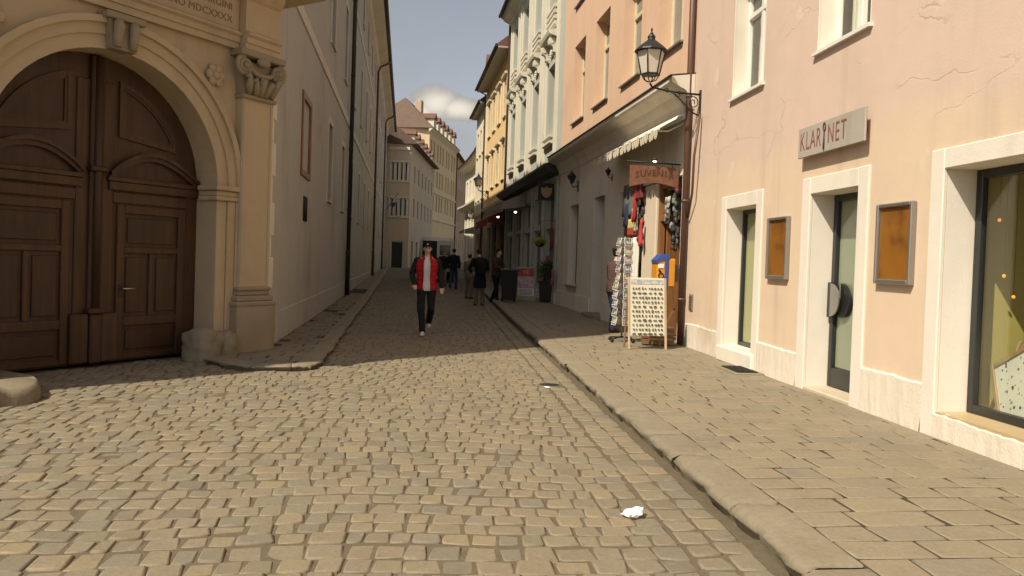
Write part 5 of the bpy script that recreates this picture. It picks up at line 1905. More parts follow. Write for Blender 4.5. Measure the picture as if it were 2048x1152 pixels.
od = part('open_rear_door', MB().bbox(-.90, -.855, -.80, .0, .60, 2.24, .015), M['van_white'], van)
part('bumper', MB().bbox(-.93, .93, -.09, .05, .40, .58, .03), M['black'], van)
for x_ in (-.86, .86):
    part('tail_light', MB().bbox(x_ - .05, x_ + .05, -.03, .02, .75, 1.35, .02), m_plain('red_lens', (.35, .02, .015), .25, .5), van)
part('number_plate', MB().bbox(.15, .62, -.05, -.036, .68, .79, .003), M['white'], van)
for x_ in (-.86, .86):
    for y_ in (.9, 4.2):
        w_ = MB().lathe([(.20, -.10), (.33, -.10), (.34, -.06), (.34, .06), (.33, .10), (.20, .10)], 18)
        w_.v = [(x_ + p[2], y_ + p[0], .34 + p[1]) for p in w_.v]
        wo_ = part('wheel', w_, M['black'], van)
        h_ = MB().lathe([(.20, -.105), (.05, -.11)], 12)
        h_.v = [(x_ + p[2] * (1 if x_ < 0 else -1), y_ + p[0], .34 + p[1]) for p in h_.v]
        part('hub', h_, M['steel'], wo_)
# ------------------------------------------------------------------ things standing and hanging outside the souvenir shop
M['pole_wood'] = m_wood('pale_stand_wood', (.42, .32, .20), (.55, .44, .29))
M['card_white'] = m_plain('white_card_wire', (.70, .67, .60), .6)
def m_card(name, c, seed):
    t = NT(name)
    n = t.noise(9 + seed, 3, .6)
    return t.done(t.mix(t.ramp(n, .4, .6), c, (.55, .52, .45)), .5, .4)
CARDS = [m_card('picture_card_%d' % i, c, i) for i, c in enumerate([(.25, .16, .12), (.12, .18, .25), (.30, .20, .20), (.16, .20, .10), (.35, .28, .18), (.10, .10, .11)])]

# magnet board
p = ground(1295, 699, PAVE_Z)
ab = thing('magnet_board', 'white folding board crowded with rows of small magnets outside the souvenir shop', 'board', loc=(p.x, p.y, PAVE_Z), rz=R(10))
tilt = R(7)
def tm(mb, ang):
    c, s_ = math.cos(ang), math.sin(ang)
    mb.v = [(x, y * c + z * s_, -y * s_ + z * c) for x, y, z in mb.v]
    return mb
wb, hb_ = .66, 1.17
fr = MB()
fr.bbox(-wb / 2, -wb / 2 + .035, -.012, .012, .0, hb_, .004).bbox(wb / 2 - .035, wb / 2, -.012, .012, .0, hb_, .004)
part('frame', tm(fr, tilt), M['pole_wood'], ab)
M['board_cream'] = m_plain('cream_board', (.66, .61, .48), .7)
part('panel', tm(MB().bbox(-wb / 2 + .035, wb / 2 - .035, -.006, .008, .22, hb_, .003), tilt), M['board_cream'], ab)
strip_ = MB().box(-wb / 2 + .05, wb / 2 - .05, -.010, -.0065, hb_ - .11, hb_ - .03)
part('picture_strip', tm(strip_, tilt), m_card('blue_red_picture_strip', (.30, .34, .38), 12), ab)
r = random.Random(3)
sets = {0: [], 1: [], 2: []}
mgs = [MB() for _ in range(3)]
for row in range(11):
    zc = .25 + row * .074
    nc = 10 if row % 3 else 6
    for c in range(nc):
        xc = -wb / 2 + .06 + (wb - .12) * (c + .5) / nc + r.uniform(-.008, .008)
        hw = (.018 if nc == 10 else .032) * r.uniform(.75, 1.15)
        hh = .020 * r.uniform(.7, 1.2)
        b = mgs[r.choice((0, 0, 1, 2))]
        k = 6
        b.prism([(xc + hw * math.cos(w) * (1 + r.uniform(-.25, .25)), zc + hh * math.sin(w) * (1 + r.uniform(-.25, .25))) for w in [2 * math.pi * j / k for j in range(k)]], 'y', -.020, -.0065)
for b, c, nm in zip(mgs, ((.10, .085, .06), (.20, .15, .09), (.09, .14, .12)), ('dark', 'brown', 'green')):
    o = part('magnets', tm(b, tilt), m_plain(nm + '_magnets', c, .5, .4, .5, 40), ab)
    o['kind'] = 'stuff'
bl = MB().bbox(-wb / 2 + .01, -wb / 2 + .04, -.012, .012, .0, hb_, .004).bbox(wb / 2 - .04, wb / 2 - .01, -.012, .012, .0, hb_, .004)
bl = tm(bl, -tilt)
bl.v = [(x, y + 2 * math.sin(tilt) * hb_, z) for x, y, z in bl.v]
part('back_leg', bl, m_wood('brown_leg_wood', (.20, .12, .06), (.29, .18, .10)), ab)

# spinning postcard rack
p = ground(1248, 689, PAVE_Z)
rk = thing('postcard_rack', 'tall white wire postcard spinner beside the magnet board', 'rack', loc=(p.x + .02, p.y + .45, PAVE_Z), rz=R(20))
part('column', MB().tube([(0, 0, .06), (0, 0, 1.86)], .018, 8), M['steel'], rk)
bs_ = MB()
for k in range(4):
    a = k * math.pi / 2 + .4
    bs_.tube([(0, 0, .09), (.26 * math.cos(a), .26 * math.sin(a), .06)], .014, 6)
    bs_.ball((.26 * math.cos(a), .26 * math.sin(a), .035), .035, 8, 6)
part('base', bs_, M['black'], rk)
ci = 0
pk_cache = {}
for side in range(4):
    a = side * math.pi / 2
    for tier in range(10):
        z0 = .30 + tier * .155
        wd = .13 if tier > 4 else .155
        rd = .13 if tier > 4 else .17
        pk = MB()
        pts_ = [(-wd / 2, 0, 0), (wd / 2, 0, 0), (wd / 2, .03, .135), (-wd / 2, .03, .135), (-wd / 2, 0, 0)]
        key = (tier > 4)
        if key not in pk_cache:
            pk.tube(pts_, .0055, 4, cap=False)
            pk.tube([(-wd / 2, -.012, .045), (wd / 2, -.012, .045)], .0045, 4, cap=False)
            pk_cache[key] = pk.mesh('pocket')
            pk_cache[key].materials.append(M['card_white'])
            cm = MB().box(-wd / 2 + .012, wd / 2 - .012, .008, .014, .008, .128)
            cm.v = [(x, y + z * .2, z) for x, y, z in cm.v]
            pk_cache[(key, 'c')] = cm
        o = link('pocket', pk_cache[key], None, rk, (rd * math.sin(a), -rd * math.cos(a), z0), a)
        kc = (key, ci % len(CARDS))
        if kc not in pk_cache:
            me = pk_cache[(key, 'c')].mesh('postcard')
            me.materials.append(CARDS[ci % len(CARDS)])
            pk_cache[kc] = me
        link('postcard', pk_cache[kc], None, o)
        ci += 1 if r.random() < .8 else 2
# wooden crate and cardboard box by the board
p = ground(1322, 694, PAVE_Z)
cr = thing('wooden_crate', 'low brown wooden crate on the pavement behind the magnet board', 'crate', loc=(p.x, p.y + .35, PAVE_Z), rz=R(-6))
for x0, x1, y0, y1 in ((-.27, .27, -.18, -.165), (-.27, .27, .165, .18), (-.27, -.255, -.165, .165), (.255, .27, -.165, .165)):
    for z in (.02, .12, .22):
        part('slat', MB().bbox(x0, x1, y0, y1, z, z + .085, .004), m_wood('crate_wood', (.16, .085, .04), (.24, .14, .07), along='x') if 'crate_wood' not in bpy.data.materials else bpy.data.materials['crate_wood'], cr)
part('floor', MB().box(-.255, .255, -.165, .165, .01, .025), bpy.data.materials['crate_wood'], cr)
# thin brown piece slanting against the wall
lb = thing('leaning_sliver', 'brown plank leaning in the shop doorway beside the downpipe', 'sliver', matrix=ORNG.m @ Matrix.Translation((.34, .05, PAVE_Z)))
part('sliver', MB().prism([(.30, 0), (.335, 0), (.055, .62), (.02, .62)], 'x', -.02, .02), m_wood('sliver_wood', (.14, .085, .045), (.21, .13, .075)), lb)
# orange and blue letter box
lx, lz = ORNG.px(1350, 540, .28)
mb_ = thing('letter_box', 'orange letter box with blue frame and dark post horn by the shop door', 'letter box', matrix=ORNG.m @ Matrix.Translation((.28, .33, 1.12)))
M['post_orange'] = m_plain('orange_enamel', (.62, .25, .025), .35, .45, .06)
M['post_blue'] = m_plain('blue_enamel', (.035, .08, .26), .35, .45, .06)
part('box', MB().bbox(-.16, .16, -.16, .18, .0, .50, .025), M['post_orange'], mb_)
part('frame', MB().bbox(-.175, .165, -.03, .045, -.05, .56, .015), M['post_blue'], mb_)
part('hood', MB().prism([(-.03, .50), (.20, .42), (.20, .47), (.10, .575), (-.03, .58)], 'x', -.172, .10), M['post_blue'], mb_)
hn = MB()
ri = [(-.1665, .11 + .045 * math.cos(w), .20 + .045 * math.sin(w)) for w in [2 * math.pi * k / 14 for k in range(15)]]
hn.tube(ri, .010, 6).tube([(-.1665, .10, .245), (-.1665, .15, .30)], [.008, .022], 6)
part('post_horn', hn, M['black'], mb_)
part('flap', MB().bbox(-.172, -.158, .06, .165, .33, .40, .004), M['white'], mb_)
part('bracket', MB().box(-.05, .05, -.33, -.16, .1, .4), M['steel'], mb_)
# strings of souvenirs hanging at both sides of the door
GOOD = [m_plain('souvenir_%d' % i, c, .5, .4) for i, c in enumerate([(.03, .06, .03), (.04, .05, .06), (.14, .03, .03), (.04, .07, .045), (.22, .21, .17), (.03, .03, .035), (.06, .075, .05)])]
def goods(label, px_, y_px0, y_px1, d, n, wdt, seed):
    x0, z0 = ORNG.px(px_, y_px0, d)
    x1, z1 = ORNG.px(px_, y_px1, d)
    t = thing('souvenir_string', label, 'souvenirs', matrix=ORNG.m @ Matrix.Translation(((x0 + x1) / 2, d, z1)), group='strings of souvenirs at the shop door')
    h = z0 - z1
    part('cord', MB().tube([(0, 0, h), (.01, 0, 0)], .005, 5), M['black'], t)
    rr = random.Random(seed)
    for k in range(n):
        z = h * (k + .5) / n
        s_ = rr.uniform(.45, .85)
        b = MB()
        kind = rr.randrange(3)
        ox, oy = rr.uniform(-wdt, wdt), rr.uniform(-.05, .05)
        if kind == 0:
            b.ball((ox, oy, z), (.06 * s_, .04, .07 * s_), 8, 6)
        elif kind == 1:
            b.bbox(ox - .06 * s_, ox + .06 * s_, oy - .03, oy + .03, z - .08 * s_, z + .06, .015)
        else:
            b.lathe([(.015, .06), (.04, .02), (.05, -.05), (.02, -.07)], 8, (ox, oy, z))
        part('trinket', b, rr.choice(GOOD), t)
goods('long string of dark green souvenirs hanging beside the shop window', 1284, 368, 505, .0, 26, .08, 4)
goods('string of pale and green souvenirs hanging beside the downpipe', 1350, 375, 500, .06, 24, .06, 6)
# goods in the shop window: hung cloths with real folds
def cloth(label, cx_px, cy_px, w, h, mat, d=.03, seed=0, cat='cloth'):
    x, z = ORNG.px(cx_px, cy_px, d)
    V = []
    nx_, nz_ = 8, 6
    for j in range(nz_ + 1):
        for i in range(nx_ + 1):
            V.append((-w / 2 + w * i / nx_ + .02 * math.sin(j + seed), .03 * math.sin(i * 1.6 + seed) * (.4 + j / nz_), -h * j / nz_))
    nn = len(V)
    F = [(j * (nx_ + 1) + i, j * (nx_ + 1) + i + 1, (j + 1) * (nx_ + 1) + i + 1, (j + 1) * (nx_ + 1) + i) for j in range(nz_) for i in range(nx_)]
    o = link('hung_cloth', MB().add(V, F, True).mesh('hung_cloth'), mat)
    so_ = o.modifiers.new('thick', 'SOLIDIFY')
    so_.thickness = .006
    o.matrix_world = ORNG.m @ Matrix.Translation((x, d, z + h / 2))
    tag(o, label, cat)
cloth('grey green scarf hung at the top of the souvenir window', 1262, 400, 1.0, .7, m_plain('grey_green_cloth', (.14, .15, .13), .9), seed=1)
cloth('curling red ribbon cloth hung in the souvenir window', 1270, 408, .16, .75, m_plain('red_cloth', (.42, .03, .03), .8), d=.07, seed=2)
cloth('small black, red and yellow striped pennant in the souvenir window', 1262, 455, .55, .36, m_stripe('flag_stripes', (.35, .05, .03), (.60, .45, .10), .36, 2), d=.06, seed=4)
cloth('white embroidered blouse hung low in the souvenir window', 1270, 520, .42, .95, M['curtain'], d=.05, seed=3)
cloth('narrow red and white ribbon beside the white blouse', 1281, 465, .10, .55, m_plain('red_white_cloth', (.50, .05, .05), .8), d=.09, seed=5)
cloth('dark blue bag hanging high in the souvenir window', 1254, 430, .34, .5, m_plain('navy_cloth', (.03, .04, .08), .8), d=.05, seed=9)
cloth('pale grey printed shirt hanging beside the dark blue bag', 1268, 440, .40, .5, m_card('grey_printed_cloth', (.24, .23, .21), 3), d=.04, seed=10)
cloth('ochre woven bag hanging low by the white blouse', 1258, 505, .30, .45, m_plain('ochre_cloth', (.30, .20, .07), .85), d=.06, seed=11)
cloth('dark red velvet cloth hanging at the window head', 1276, 385, .55, .28, m_plain('dark_red_cloth', (.16, .025, .025), .85), d=.08, seed=12)
cloth('black tote with pale print hanging beside the door post', 1336, 420, .26, .5, m_card('black_tote', (.02, .02, .02), 2), d=.02, seed=13)
red_b = MB().ball((0, 0, 0), .05, 12, 8)
o = link('red_ball', red_b.mesh('red_ball'), m_plain('shiny_red', (.55, .02, .03), .15, .6), None, ORNG.w(*(lambda q: (q[0], -.1, q[1]))(ORNG.px(1351, 391, -.1))))
tag(o, 'shiny red ball hanging at the shop door below the board', 'ornament')
cloth('teal cloth hanging in the dark shop doorway', 1328, 440, .4, .35, m_plain('teal_cloth', (.05, .16, .16), .8), d=-.6, seed=8)

# ------------------------------------------------------------------ further up the pavement
def gp(x, y, z):
    q = ground(x, y, z)
    for _ in range(4):
        q = ground(x, y, z + gz(q.y))
    return q
p = gp(1051, 601, PAVE_Z)
sb = thing('sandwich_board', 'red and pink advertising board standing outside the teal shopfront', 'board', loc=(p.x, p.y, PAVE_Z + gz(p.y)), rz=R(6))
t6 = R(8)
part('frame', tm(MB().bbox(-.33, .33, -.015, .015, .0, 1.12, .006), t6), m_plain('beige_board_frame', (.40, .35, .24), .7), sb)
part('red_panel', tm(MB().box(-.27, .27, -.019, -.0155, .80, 1.07), t6), m_plain('red_print', (.42, .075, .06), .6), sb)
part('pink_panel', tm(MB().box(-.27, .27, -.019, -.0155, .40, .80), t6), m_card('pink_lilac_print', (.50, .24, .34), 1), sb)
part('white_panel', tm(MB().box(-.27, .27, -.019, -.0155, .16, .40), t6), M['white'], sb)
bk = MB()
for k in range(5):
    bk.box(-.22, .22, -.022, -.0195, .19 + k * .04, .205 + k * .04)
part('print_lines', tm(bk, t6), M['black'], sb)
pale_ink = m_plain('pale_pink_ink', (.60, .36, .32), .6)
for ch, x_ in (('1', -.06), ('\u20ac', .05)):
    lettering(ch, .20, pale_ink, sb, (x_, -.022 + .934 * math.sin(t6), .934), (R(90) - t6, 0, 0), ext=.002, bold=.002)
part('back_frame', (lambda q: q)(tm(MB().bbox(-.33, .33, .30, .325, -.045, 1.07, .006), -t6)), m_plain('beige_board_back', (.36, .31, .22), .7), sb)
p = gp(1090, 604, PAVE_Z)
pt = thing('potted_shrub', 'dark tapered planter with a loose green shrub beside the advertising board', 'plant', loc=(p.x, p.y, PAVE_Z + gz(p.y)))
part('pot', MB().lathe([(.22, 0), (.26, .05), (.31, .62), (.33, .63), (.33, .68), (.28, .68), (.27, .6)], 4, rot=math.pi / 4, smooth=False), m_plain('dark_pot', (.035, .028, .025), .6), pt)
part('soil', MB().box(-.19, .19, -.19, .19, .58, .61), M['joint'], pt)
M['leaf'] = m_plain('green_leaf', (.055, .085, .030), .6, .3, .4, 8)
M['leaf_lime'] = m_plain('lime_leaf', (.26, .33, .035), .6, .3, .3, 8)
def leaves(n, rad, zc, seed, lf=.06):
    rr = random.Random(seed)
    m = MB()
    for _ in range(n):
        d = Vector((rr.gauss(0, 1), rr.gauss(0, 1), rr.gauss(0, 1))).normalized() * (rr.random() ** .5)
        c = Vector((d.x * rad[0], d.y * rad[1], zc + d.z * rad[2]))
        a = Vector((rr.gauss(0, 1), rr.gauss(0, 1), rr.gauss(0, .6))).normalized() * lf * rr.uniform(.6, 1.3)
        b = a.cross(Vector((rr.gauss(0, 1), rr.gauss(0, 1), rr.gauss(0, 1)))).normalized() * lf * .38
        m.add([c - a, c + b - a * .1, c + a, c - b - a * .1], [(0, 1, 2, 3)])
    return m
st_ = MB()
for k in range(6):
    a = k * 1.05
    st_.tube([(0, 0, .6), (.08 * math.cos(a), .08 * math.sin(a), .85), (.2 * math.cos(a), .2 * math.sin(a), 1.1)], [.014, .011, .006], 5)
part('stem', st_, m_wood('shrub_bark', (.08, .055, .03), (.12, .085, .05)), pt)
o = part('foliage', leaves(700, (.33, .33, .36), 1.02, 3, .05), M['leaf'], pt)
o['kind'] = 'stuff'
x, z = ORNG.px(1080, 482, .55)
hp = thing('hanging_basket', 'lime green hanging flower basket outside the teal shopfront', 'plant', matrix=ORNG.m @ Matrix.Translation((x, .55, z)))
o = part('foliage', leaves(420, (.26, .24, .15), .0, 5, .05), M['leaf_lime'], hp)
o['kind'] = 'stuff'
part('bowl', MB().lathe([(.05, -.20), (.15, -.13), (.18, -.04)], 12), M['black'], hp)
part('hanger', MB().tube([(0, 0, -.02), (0, 0, .62), (0, -.3, .66), (0, -.56, .66)], .008, 5), M['iron'], hp)
p = gp(1017, 604, PAVE_Z)
bn = thing('black_bin', 'black wheeled litter bin on the pavement beside the group of people', 'bin', loc=(p.x, p.y, PAVE_Z + gz(p.y)), rz=R(4))
m = bmesh.new()
bmesh.ops.create_cube(m, size=1)
for q in m.verts:
    k = 1 if q.co.z > 0 else .82
    q.co = Vector((q.co.x * .52 * k, q.co.y * .55 * k, .52 + q.co.z * .90))
bmesh.ops.bevel(m, geom=list(m.edges), offset=.03, segments=2, affect='EDGES')
part('body', MB().bm(m), M['black'], bn)
part('lid', MB().prism([(-.32, .97), (.30, .97), (.30, 1.0), (.0, 1.06), (-.32, 1.02)], 'x', -.29, .29), M['black'], bn)
part('handle', MB().tube([(-.2, .31, .95), (-.2, .36, .98), (.2, .36, .98), (.2, .31, .95)], .013, 6), M['black'], bn)
for x_ in (-.20, .20):
    w_ = MB().lathe([(.05, -.025), (.09, -.025), (.09, .025), (.05, .025)], 14)
    w_.v = [(x_ + q[2], .24 + q[0], .09 + q[1]) for q in w_.v]
    part('wheel', w_, M['black'], bn)
# awnings over the next shops
M['red_canvas'] = m_plain('dark_red_canvas', (.24, .052, .030), .85, .15, .15, 3)
M['grey_canvas'] = m_plain('grey_canvas', (.30, .27, .21), .85, .15, .15, 3)
def awning(label, x0, x1, zb, zf, d, mat, val=.3):
    t = thing('shop_awning', label, 'awning', matrix=ORNG.m)
    m = MB().prism([(.02, zb), (d, zf), (d, zf + .02), (.02, zb + .03)], 'x', x0, x1)
    part('canopy', m, mat, t)
    v = MB()
    nn = int((x1 - x0) / .25)
    for i in range(nn):
        a, b = x0 + (x1 - x0) * i / nn + .004, x0 + (x1 - x0) * (i + 1) / nn - .004
        v.prism([(a, zf), (b, zf), (b, zf - val), ((a + b) / 2, zf - val - .05), (a, zf - val)], 'y', d + .01, d + .016)
    part('valance', v, mat, t)
    part('front_bar', MB().tube([(x0, d, zf), (x1, d, zf)], .02, 6), M['steel'], t)
    for x in (x0 + .1, x1 - .1):
        part('arm', MB().tube([(x, .03, zb - .5), (x, d - .02, zf - .02)], .016, 6), M['steel'], t)
    e = MB().prism([(.02, zb - .02), (.02, zb - .55), (d, zf - .25), (d, zf)], 'x', x0 - .002, x0 + .004)
    part('side_flap', e, mat, t)
awning('dark red shop awning outside the yellow house', 23.4, 29.0, 3.85, 3.50, .85, M['red_canvas'], .34)
awning('pale grey shop awning over the end of the teal shopfront', 17.2, 22.9, 4.20, 3.75, 1.0, M['grey_canvas'], .16)
awning('small dark awning beyond the red one', 33.2, 37.0, 3.6, 3.25, 1.1, M['grey_canvas'], .12)
for i, (px_, py_) in enumerate(((1031, 423), (996, 433))):
    x, z = ORNG.px(px_, py_, .7)
    t = thing('spotlight', ('small lit spotlight under the grey awning', 'small lit spotlight above the red awning')[i], 'lamp', matrix=ORNG.m @ Matrix.Translation((x, .7, z)))
    part('housing', MB().lathe([(.03, .09), (.05, .07), (.06, 0)], 8), M['iron'], t)
    part('bulb', MB().ball((0, 0, -.01), .05, 8, 6), m_emit('shop_bulb_%d' % i, (1, .9, .7), 6), t)
    part('stem', MB().tube([(0, 0, .08), (0, -.3, .2), (0, -.69, .2)], .01, 5), M['iron'], t)
# hanging red lanterns and cloths on the teal shopfront
for i, (px_, py_, w, h, lab) in enumerate(((1103, 470, .30, 1.0, 'red scarf hanging on the teal shopfront by the shield sign'), (1095, 525, .40, .45, 'small red bag hanging low on the teal shopfront'), (1105, 555, .30, .5, 'pink bag hanging under the red one on the teal shopfront'))):
    cloth(lab, px_, py_, w, h, (m_plain('red_scarf_cloth', (.24, .035, .028), .85), m_plain('red_bag_cloth', (.30, .06, .05), .85), m_plain('pink_bag_cloth', (.36, .13, .16), .85))[i], d=.14, seed=i)

# ------------------------------------------------------------------ crumpled paper and an iron cover in the street
p = ground(1267, 1029, .012)
V, m = [], bmesh.new()
bmesh.ops.create_icosphere(m, subdivisions=3, radius=1)
rr = random.Random(2)
for q in m.verts:
    d = q.co.copy()
    k = 1 + .45 * mnoise.noise(d * 2.1) + .25 * mnoise.noise(d * 5.3)
    q.co = Vector((d.x * .060 * k, d.y * .045 * k, d.z * .024 * k + .6 * .03 * max(0, d.x)))
o = link('crumpled_paper', MB().bm(m).mesh('crumpled_paper'), m_plain('white_paper', (.86, .86, .84), .8, .2, .03), None, (p.x, p.y, .022), R(20))
tag(o, 'crumpled white paper lying on the cobbles near the kerb', 'litter')
p = ground(1100, 771, .0)
ic = thing('valve_cover', 'small round iron valve cover set in the cobbles beside the kerb', 'cover', loc=(p.x, p.y, .004))
part('lid', MB().lathe([(.115, -.02), (.115, .006), (.10, .008), (.0, .008)], 20, cap=False), M['iron'], ic)
part('ring', MB().lathe([(.14, -.02), (.14, .007), (.12, .007), (.12, -.02)], 20, cap=False), M['steel'], ic)
# cable hanging down beside the lantern
x, z = PINK.px(1405, 205)
o = link('lamp_cable', MB().tube([PINK.w(x - .05, .05, z - .2), PINK.w(x - .04, .12, z - .9), PINK.w(x + .05, .10, z - 1.5), PINK.w(4.0, .05, z - 1.9)], .022, 6).mesh('lamp_cable'), M['pipe_brown'])
tag(o, 'brown cable conduit curving from the big lantern to the downpipe', 'cable')
# ------------------------------------------------------------------ people
def remesh(mb, voxel, it=4):
    me = mb.mesh('blob')
    o = bpy.data.objects.new('blob', me)
    COL.objects.link(o)
    md = o.modifiers.new('r', 'REMESH')
    md.mode, md.voxel_size = 'VOXEL', voxel
    sm_ = o.modifiers.new('s', 'SMOOTH')
    sm_.factor, sm_.iterations = .5, it
    dg = bpy.context.evaluated_depsgraph_get()
    out = bpy.data.meshes.new_from_object(o.evaluated_get(dg))
    COL.objects.unlink(o)
    bpy.data.objects.remove(o)
    out.polygons.foreach_set('use_smooth', [True] * len(out.polygons))
    return out
def to_mb(me, mb):
    mb.add([v.co for v in me.vertices], [tuple(p.vertices) for p in me.polygons], True)
def limb(mb, pts, rs):
    mb.tube(pts, rs, 10, True)
    for p, r_ in zip(pts, rs):
        mb.ball(p, r_ * .99, 10, 8)
_hand = {}
def hand_verts(curl):
    """a hand pointing down -Z, palm towards -Y... five fingers, thumb on +X"""
    if curl in _hand:
        return _hand[curl]
    m = MB()
    m.ball((0, 0, -.045), (.038, .017, .055), 10, 8)
    for k, (x, ln) in enumerate(((.027, .068), (.009, .078), (-.009, .073), (-.026, .058))):
        a = (x, 0, -.085)
        b = (x * 1.05, -.012 * curl, -.085 - ln * .45)
        c = (x * 1.05, -.040 * curl, -.085 - ln * (.95 - .25 * curl))
        limb(m, [a, b, c], [.0092, .0088, .0076])
    limb(m, [(.028, 0, -.025), (.050, -.012, -.055), (.052, -.022, -.082)], [.012, .010, .0085])
    m.tube([(0, 0, .03), (0, 0, -.02)], [.024, .028], 10)
    out = remesh(m, .0055, 3)
    _hand[curl] = out
    return out
def add_hand(mb, wrist, elbow, side, curl=.6):
    d = (Vector(wrist) - Vector(elbow)).normalized()
    q = Vector((0, 0, -1)).rotation_difference(d)
    me = hand_verts(curl)
    mb.add([q @ Vector((v.co.x * side, v.co.y, v.co.z)) + Vector(wrist) for v in me.vertices], [tuple(p.vertices) for p in me.polygons], True)
_cl = {}
def cloth_m(c, rough=.9):
    k = tuple(c)
    if k not in _cl:
        t = NT('cloth_%d' % len(_cl))
        n = t.noise(7, 5, .6)
        t.bump(t.noise(14, 4, .6), .5, .02)
        _cl[k] = t.done(t.mix(n, sc(c, .8), sc(c, 1.2)), rough, .15)
    return _cl[k]
SKIN = m_plain('skin', (.60, .37, .26), .55, .35, .06, 12, bump=0)
def person(label, loc, rz, h=1.75, lean=0.0, legs=None, arms=None, top=(.05, .05, .05), sleeve=None, trousers=(.03, .03, .035), shoes=(.03, .03, .03), hair=(.03, .02, .015),
           cap=None, long_hair=False, vest=None, shirt=None, coat=None, pack=None, bag=None, head_turn=0.0, group=None, vox=.016, hands=True, bun=False):
    """front of the body is -Y. legs: ((knee, ankle), (knee, ankle)) for x<0 and x>0; arms the same with (elbow, wrist)"""
    k = h / 1.75
    t = thing('person', label, 'person', loc=loc, rz=rz, group=group)
    legs = legs or (((-.10, -.02, .50), (-.11, .02, .09)), ((.10, -.02, .50), (.11, .02, .09)))
    arms = arms or (((-.25, .03, 1.16), (-.25, -.06, .92)), ((.25, .03, 1.16), (.25, -.06, .92)))
    def T(p):
        x, y, z = p
        y = y - lean * max(0, z - .95)
        return (x * k, y * k, (z - .06 * abs(lean) * max(0, z - .95)) * k)
    def Rr(r_):
        return [q * k for q in r_] if isinstance(r_, (list, tuple)) else r_ * k
    hips = ((-.095, 0, .90), (.095, 0, .90))
    sh = ((-.185, .01, 1.42), (.185, .01, 1.42))
    def loft(m, rows, n=18, x0=0.0):
        """closed shell through elliptical sections (z, rx, ry, y)"""
        V = []
        for z, rx, ry, yo in rows:
            for i in range(n):
                w_ = 2 * math.pi * i / n
                V.append(T((x0 + rx * math.cos(w_), yo + ry * math.sin(w_), z)))
        F = [(j * n + i, j * n + (i + 1) % n, (j + 1) * n + (i + 1) % n, (j + 1) * n + i) for j in range(len(rows) - 1) for i in range(n)]
        F += [tuple(range(n - 1, -1, -1)), tuple((len(rows) - 1) * n + i for i in range(n))]
        m.add(V, F, True)
    ROWS = [(.84, .150, .100), (.92, .160, .108), (1.0, .150, .100), (1.08, .142, .096), (1.18, .155, .106), (1.28, .172, .114), (1.36, .180, .110), (1.43, .165, .092), (1.475, .11, .072), (1.50, .065, .055)]
    def torso(m, grow=0.0, z0=.84):
        loft(m, [(z, rx + grow, ry + grow, .005) for z, rx, ry in ROWS if z >= z0 - .001])
    body = MB()
    torso(body, -.012)
    for (kn, an), hp_ in zip(legs, hips):
        limb(body, [T(hp_), T(kn), T(an)], Rr([.078, .052, .040]))
        limb(body, [T((an[0], an[1] + .01, an[2] - .04)), T((an[0] * 1.05, an[1] - .13, an[2] - .055))], Rr([.035, .030]))
    for (el, wr), s_ in zip(arms, sh):
        limb(body, [T(s_), T(el), T(wr)], Rr([.052, .040, .027]))
    limb(body, [T((0, .01, 1.44)), T((0, -.005, 1.56))], Rr([.058, .054]))
    hc = T((0, -.015, 1.655))
    tu = math.sin(head_turn), math.cos(head_turn)
    def HD(x, y, z):
        return (hc[0] + (x * tu[1] - y * tu[0]) * k, hc[1] + (x * tu[0] + y * tu[1]) * k, hc[2] + z * k)
    body.ball(HD(0, .01, .015), (.076 * k, .094 * k, .098 * k), 12, 10)
    body.ball(HD(0, -.025, -.045), (.056 * k, .062 * k, .062 * k), 12, 8)
    body.ball(HD(0, -.095, -.015), (.013 * k, .018 * k, .022 * k), 8, 6)
    for q in (-1, 1):
        body.ball(HD(q * .077, .01, -.005), (.012 * k, .020 * k, .032 * k), 8, 6)
    bm_ = MB()
    to_mb(remesh(body, vox * .85, 3), bm_)
    if hands:
        for (el, wr), q in zip(arms, (1, -1)):
            add_hand(bm_, T(wr), T(el), q * -1)
    part('body', bm_, SKIN, t)
    # eyes, brows and mouth
    fc = MB()
    for q in (-1, 1):
        fc.ball(HD(q * .030, -.080, .008), (.012 * k, .008 * k, .007 * k), 8, 6)
        fc.ball(HD(q * .031, -.084, .026), (.018 * k, .006 * k, .005 * k), 8, 6)
    fc.ball(HD(0, -.083, -.062), (.022 * k, .007 * k, .005 * k), 8, 6)
    part('face_features', fc, cloth_m((.05, .03, .025)), t)
    # hair or cap
    hr = MB()
    hr.ball(HD(0, .022, .030), (.084 * k, .096 * k, .098 * k), 12, 10)
    if long_hair:
        hr.ball(HD(0, .06, -.06), (.075 * k, .05 * k, .13 * k), 10, 8)
    if bun:
        hr.ball(HD(0, .10, .09), (.045 * k, .045 * k, .045 * k), 10, 8)
    hm = remesh(hr, .012, 2)
    hm.transform(Matrix.Identity(4))
    hb2 = MB()
    to_mb(hm, hb2)
    # open the front of the hair for the face
    keep = []
    for f_ in hb2.f:
        c = sum((Vector(hb2.v[i]) for i in f_), Vector()) / len(f_)
        dx, dy, dz = (c.x - hc[0]) / k, (c.y - hc[1]) / k, (c.z - hc[2]) / k
        ly = -dx * tu[0] + dy * tu[1]
        if not (ly < -.035 and dz < .055) and not (ly < .0 and dz < -.02 and not long_hair) and not (dz < -.055 and not long_hair):
            keep.append(f_)
    hb2.f, hb2.sm = keep, [True] * len(keep)
    part('hair', hb2, cloth_m(hair), t)
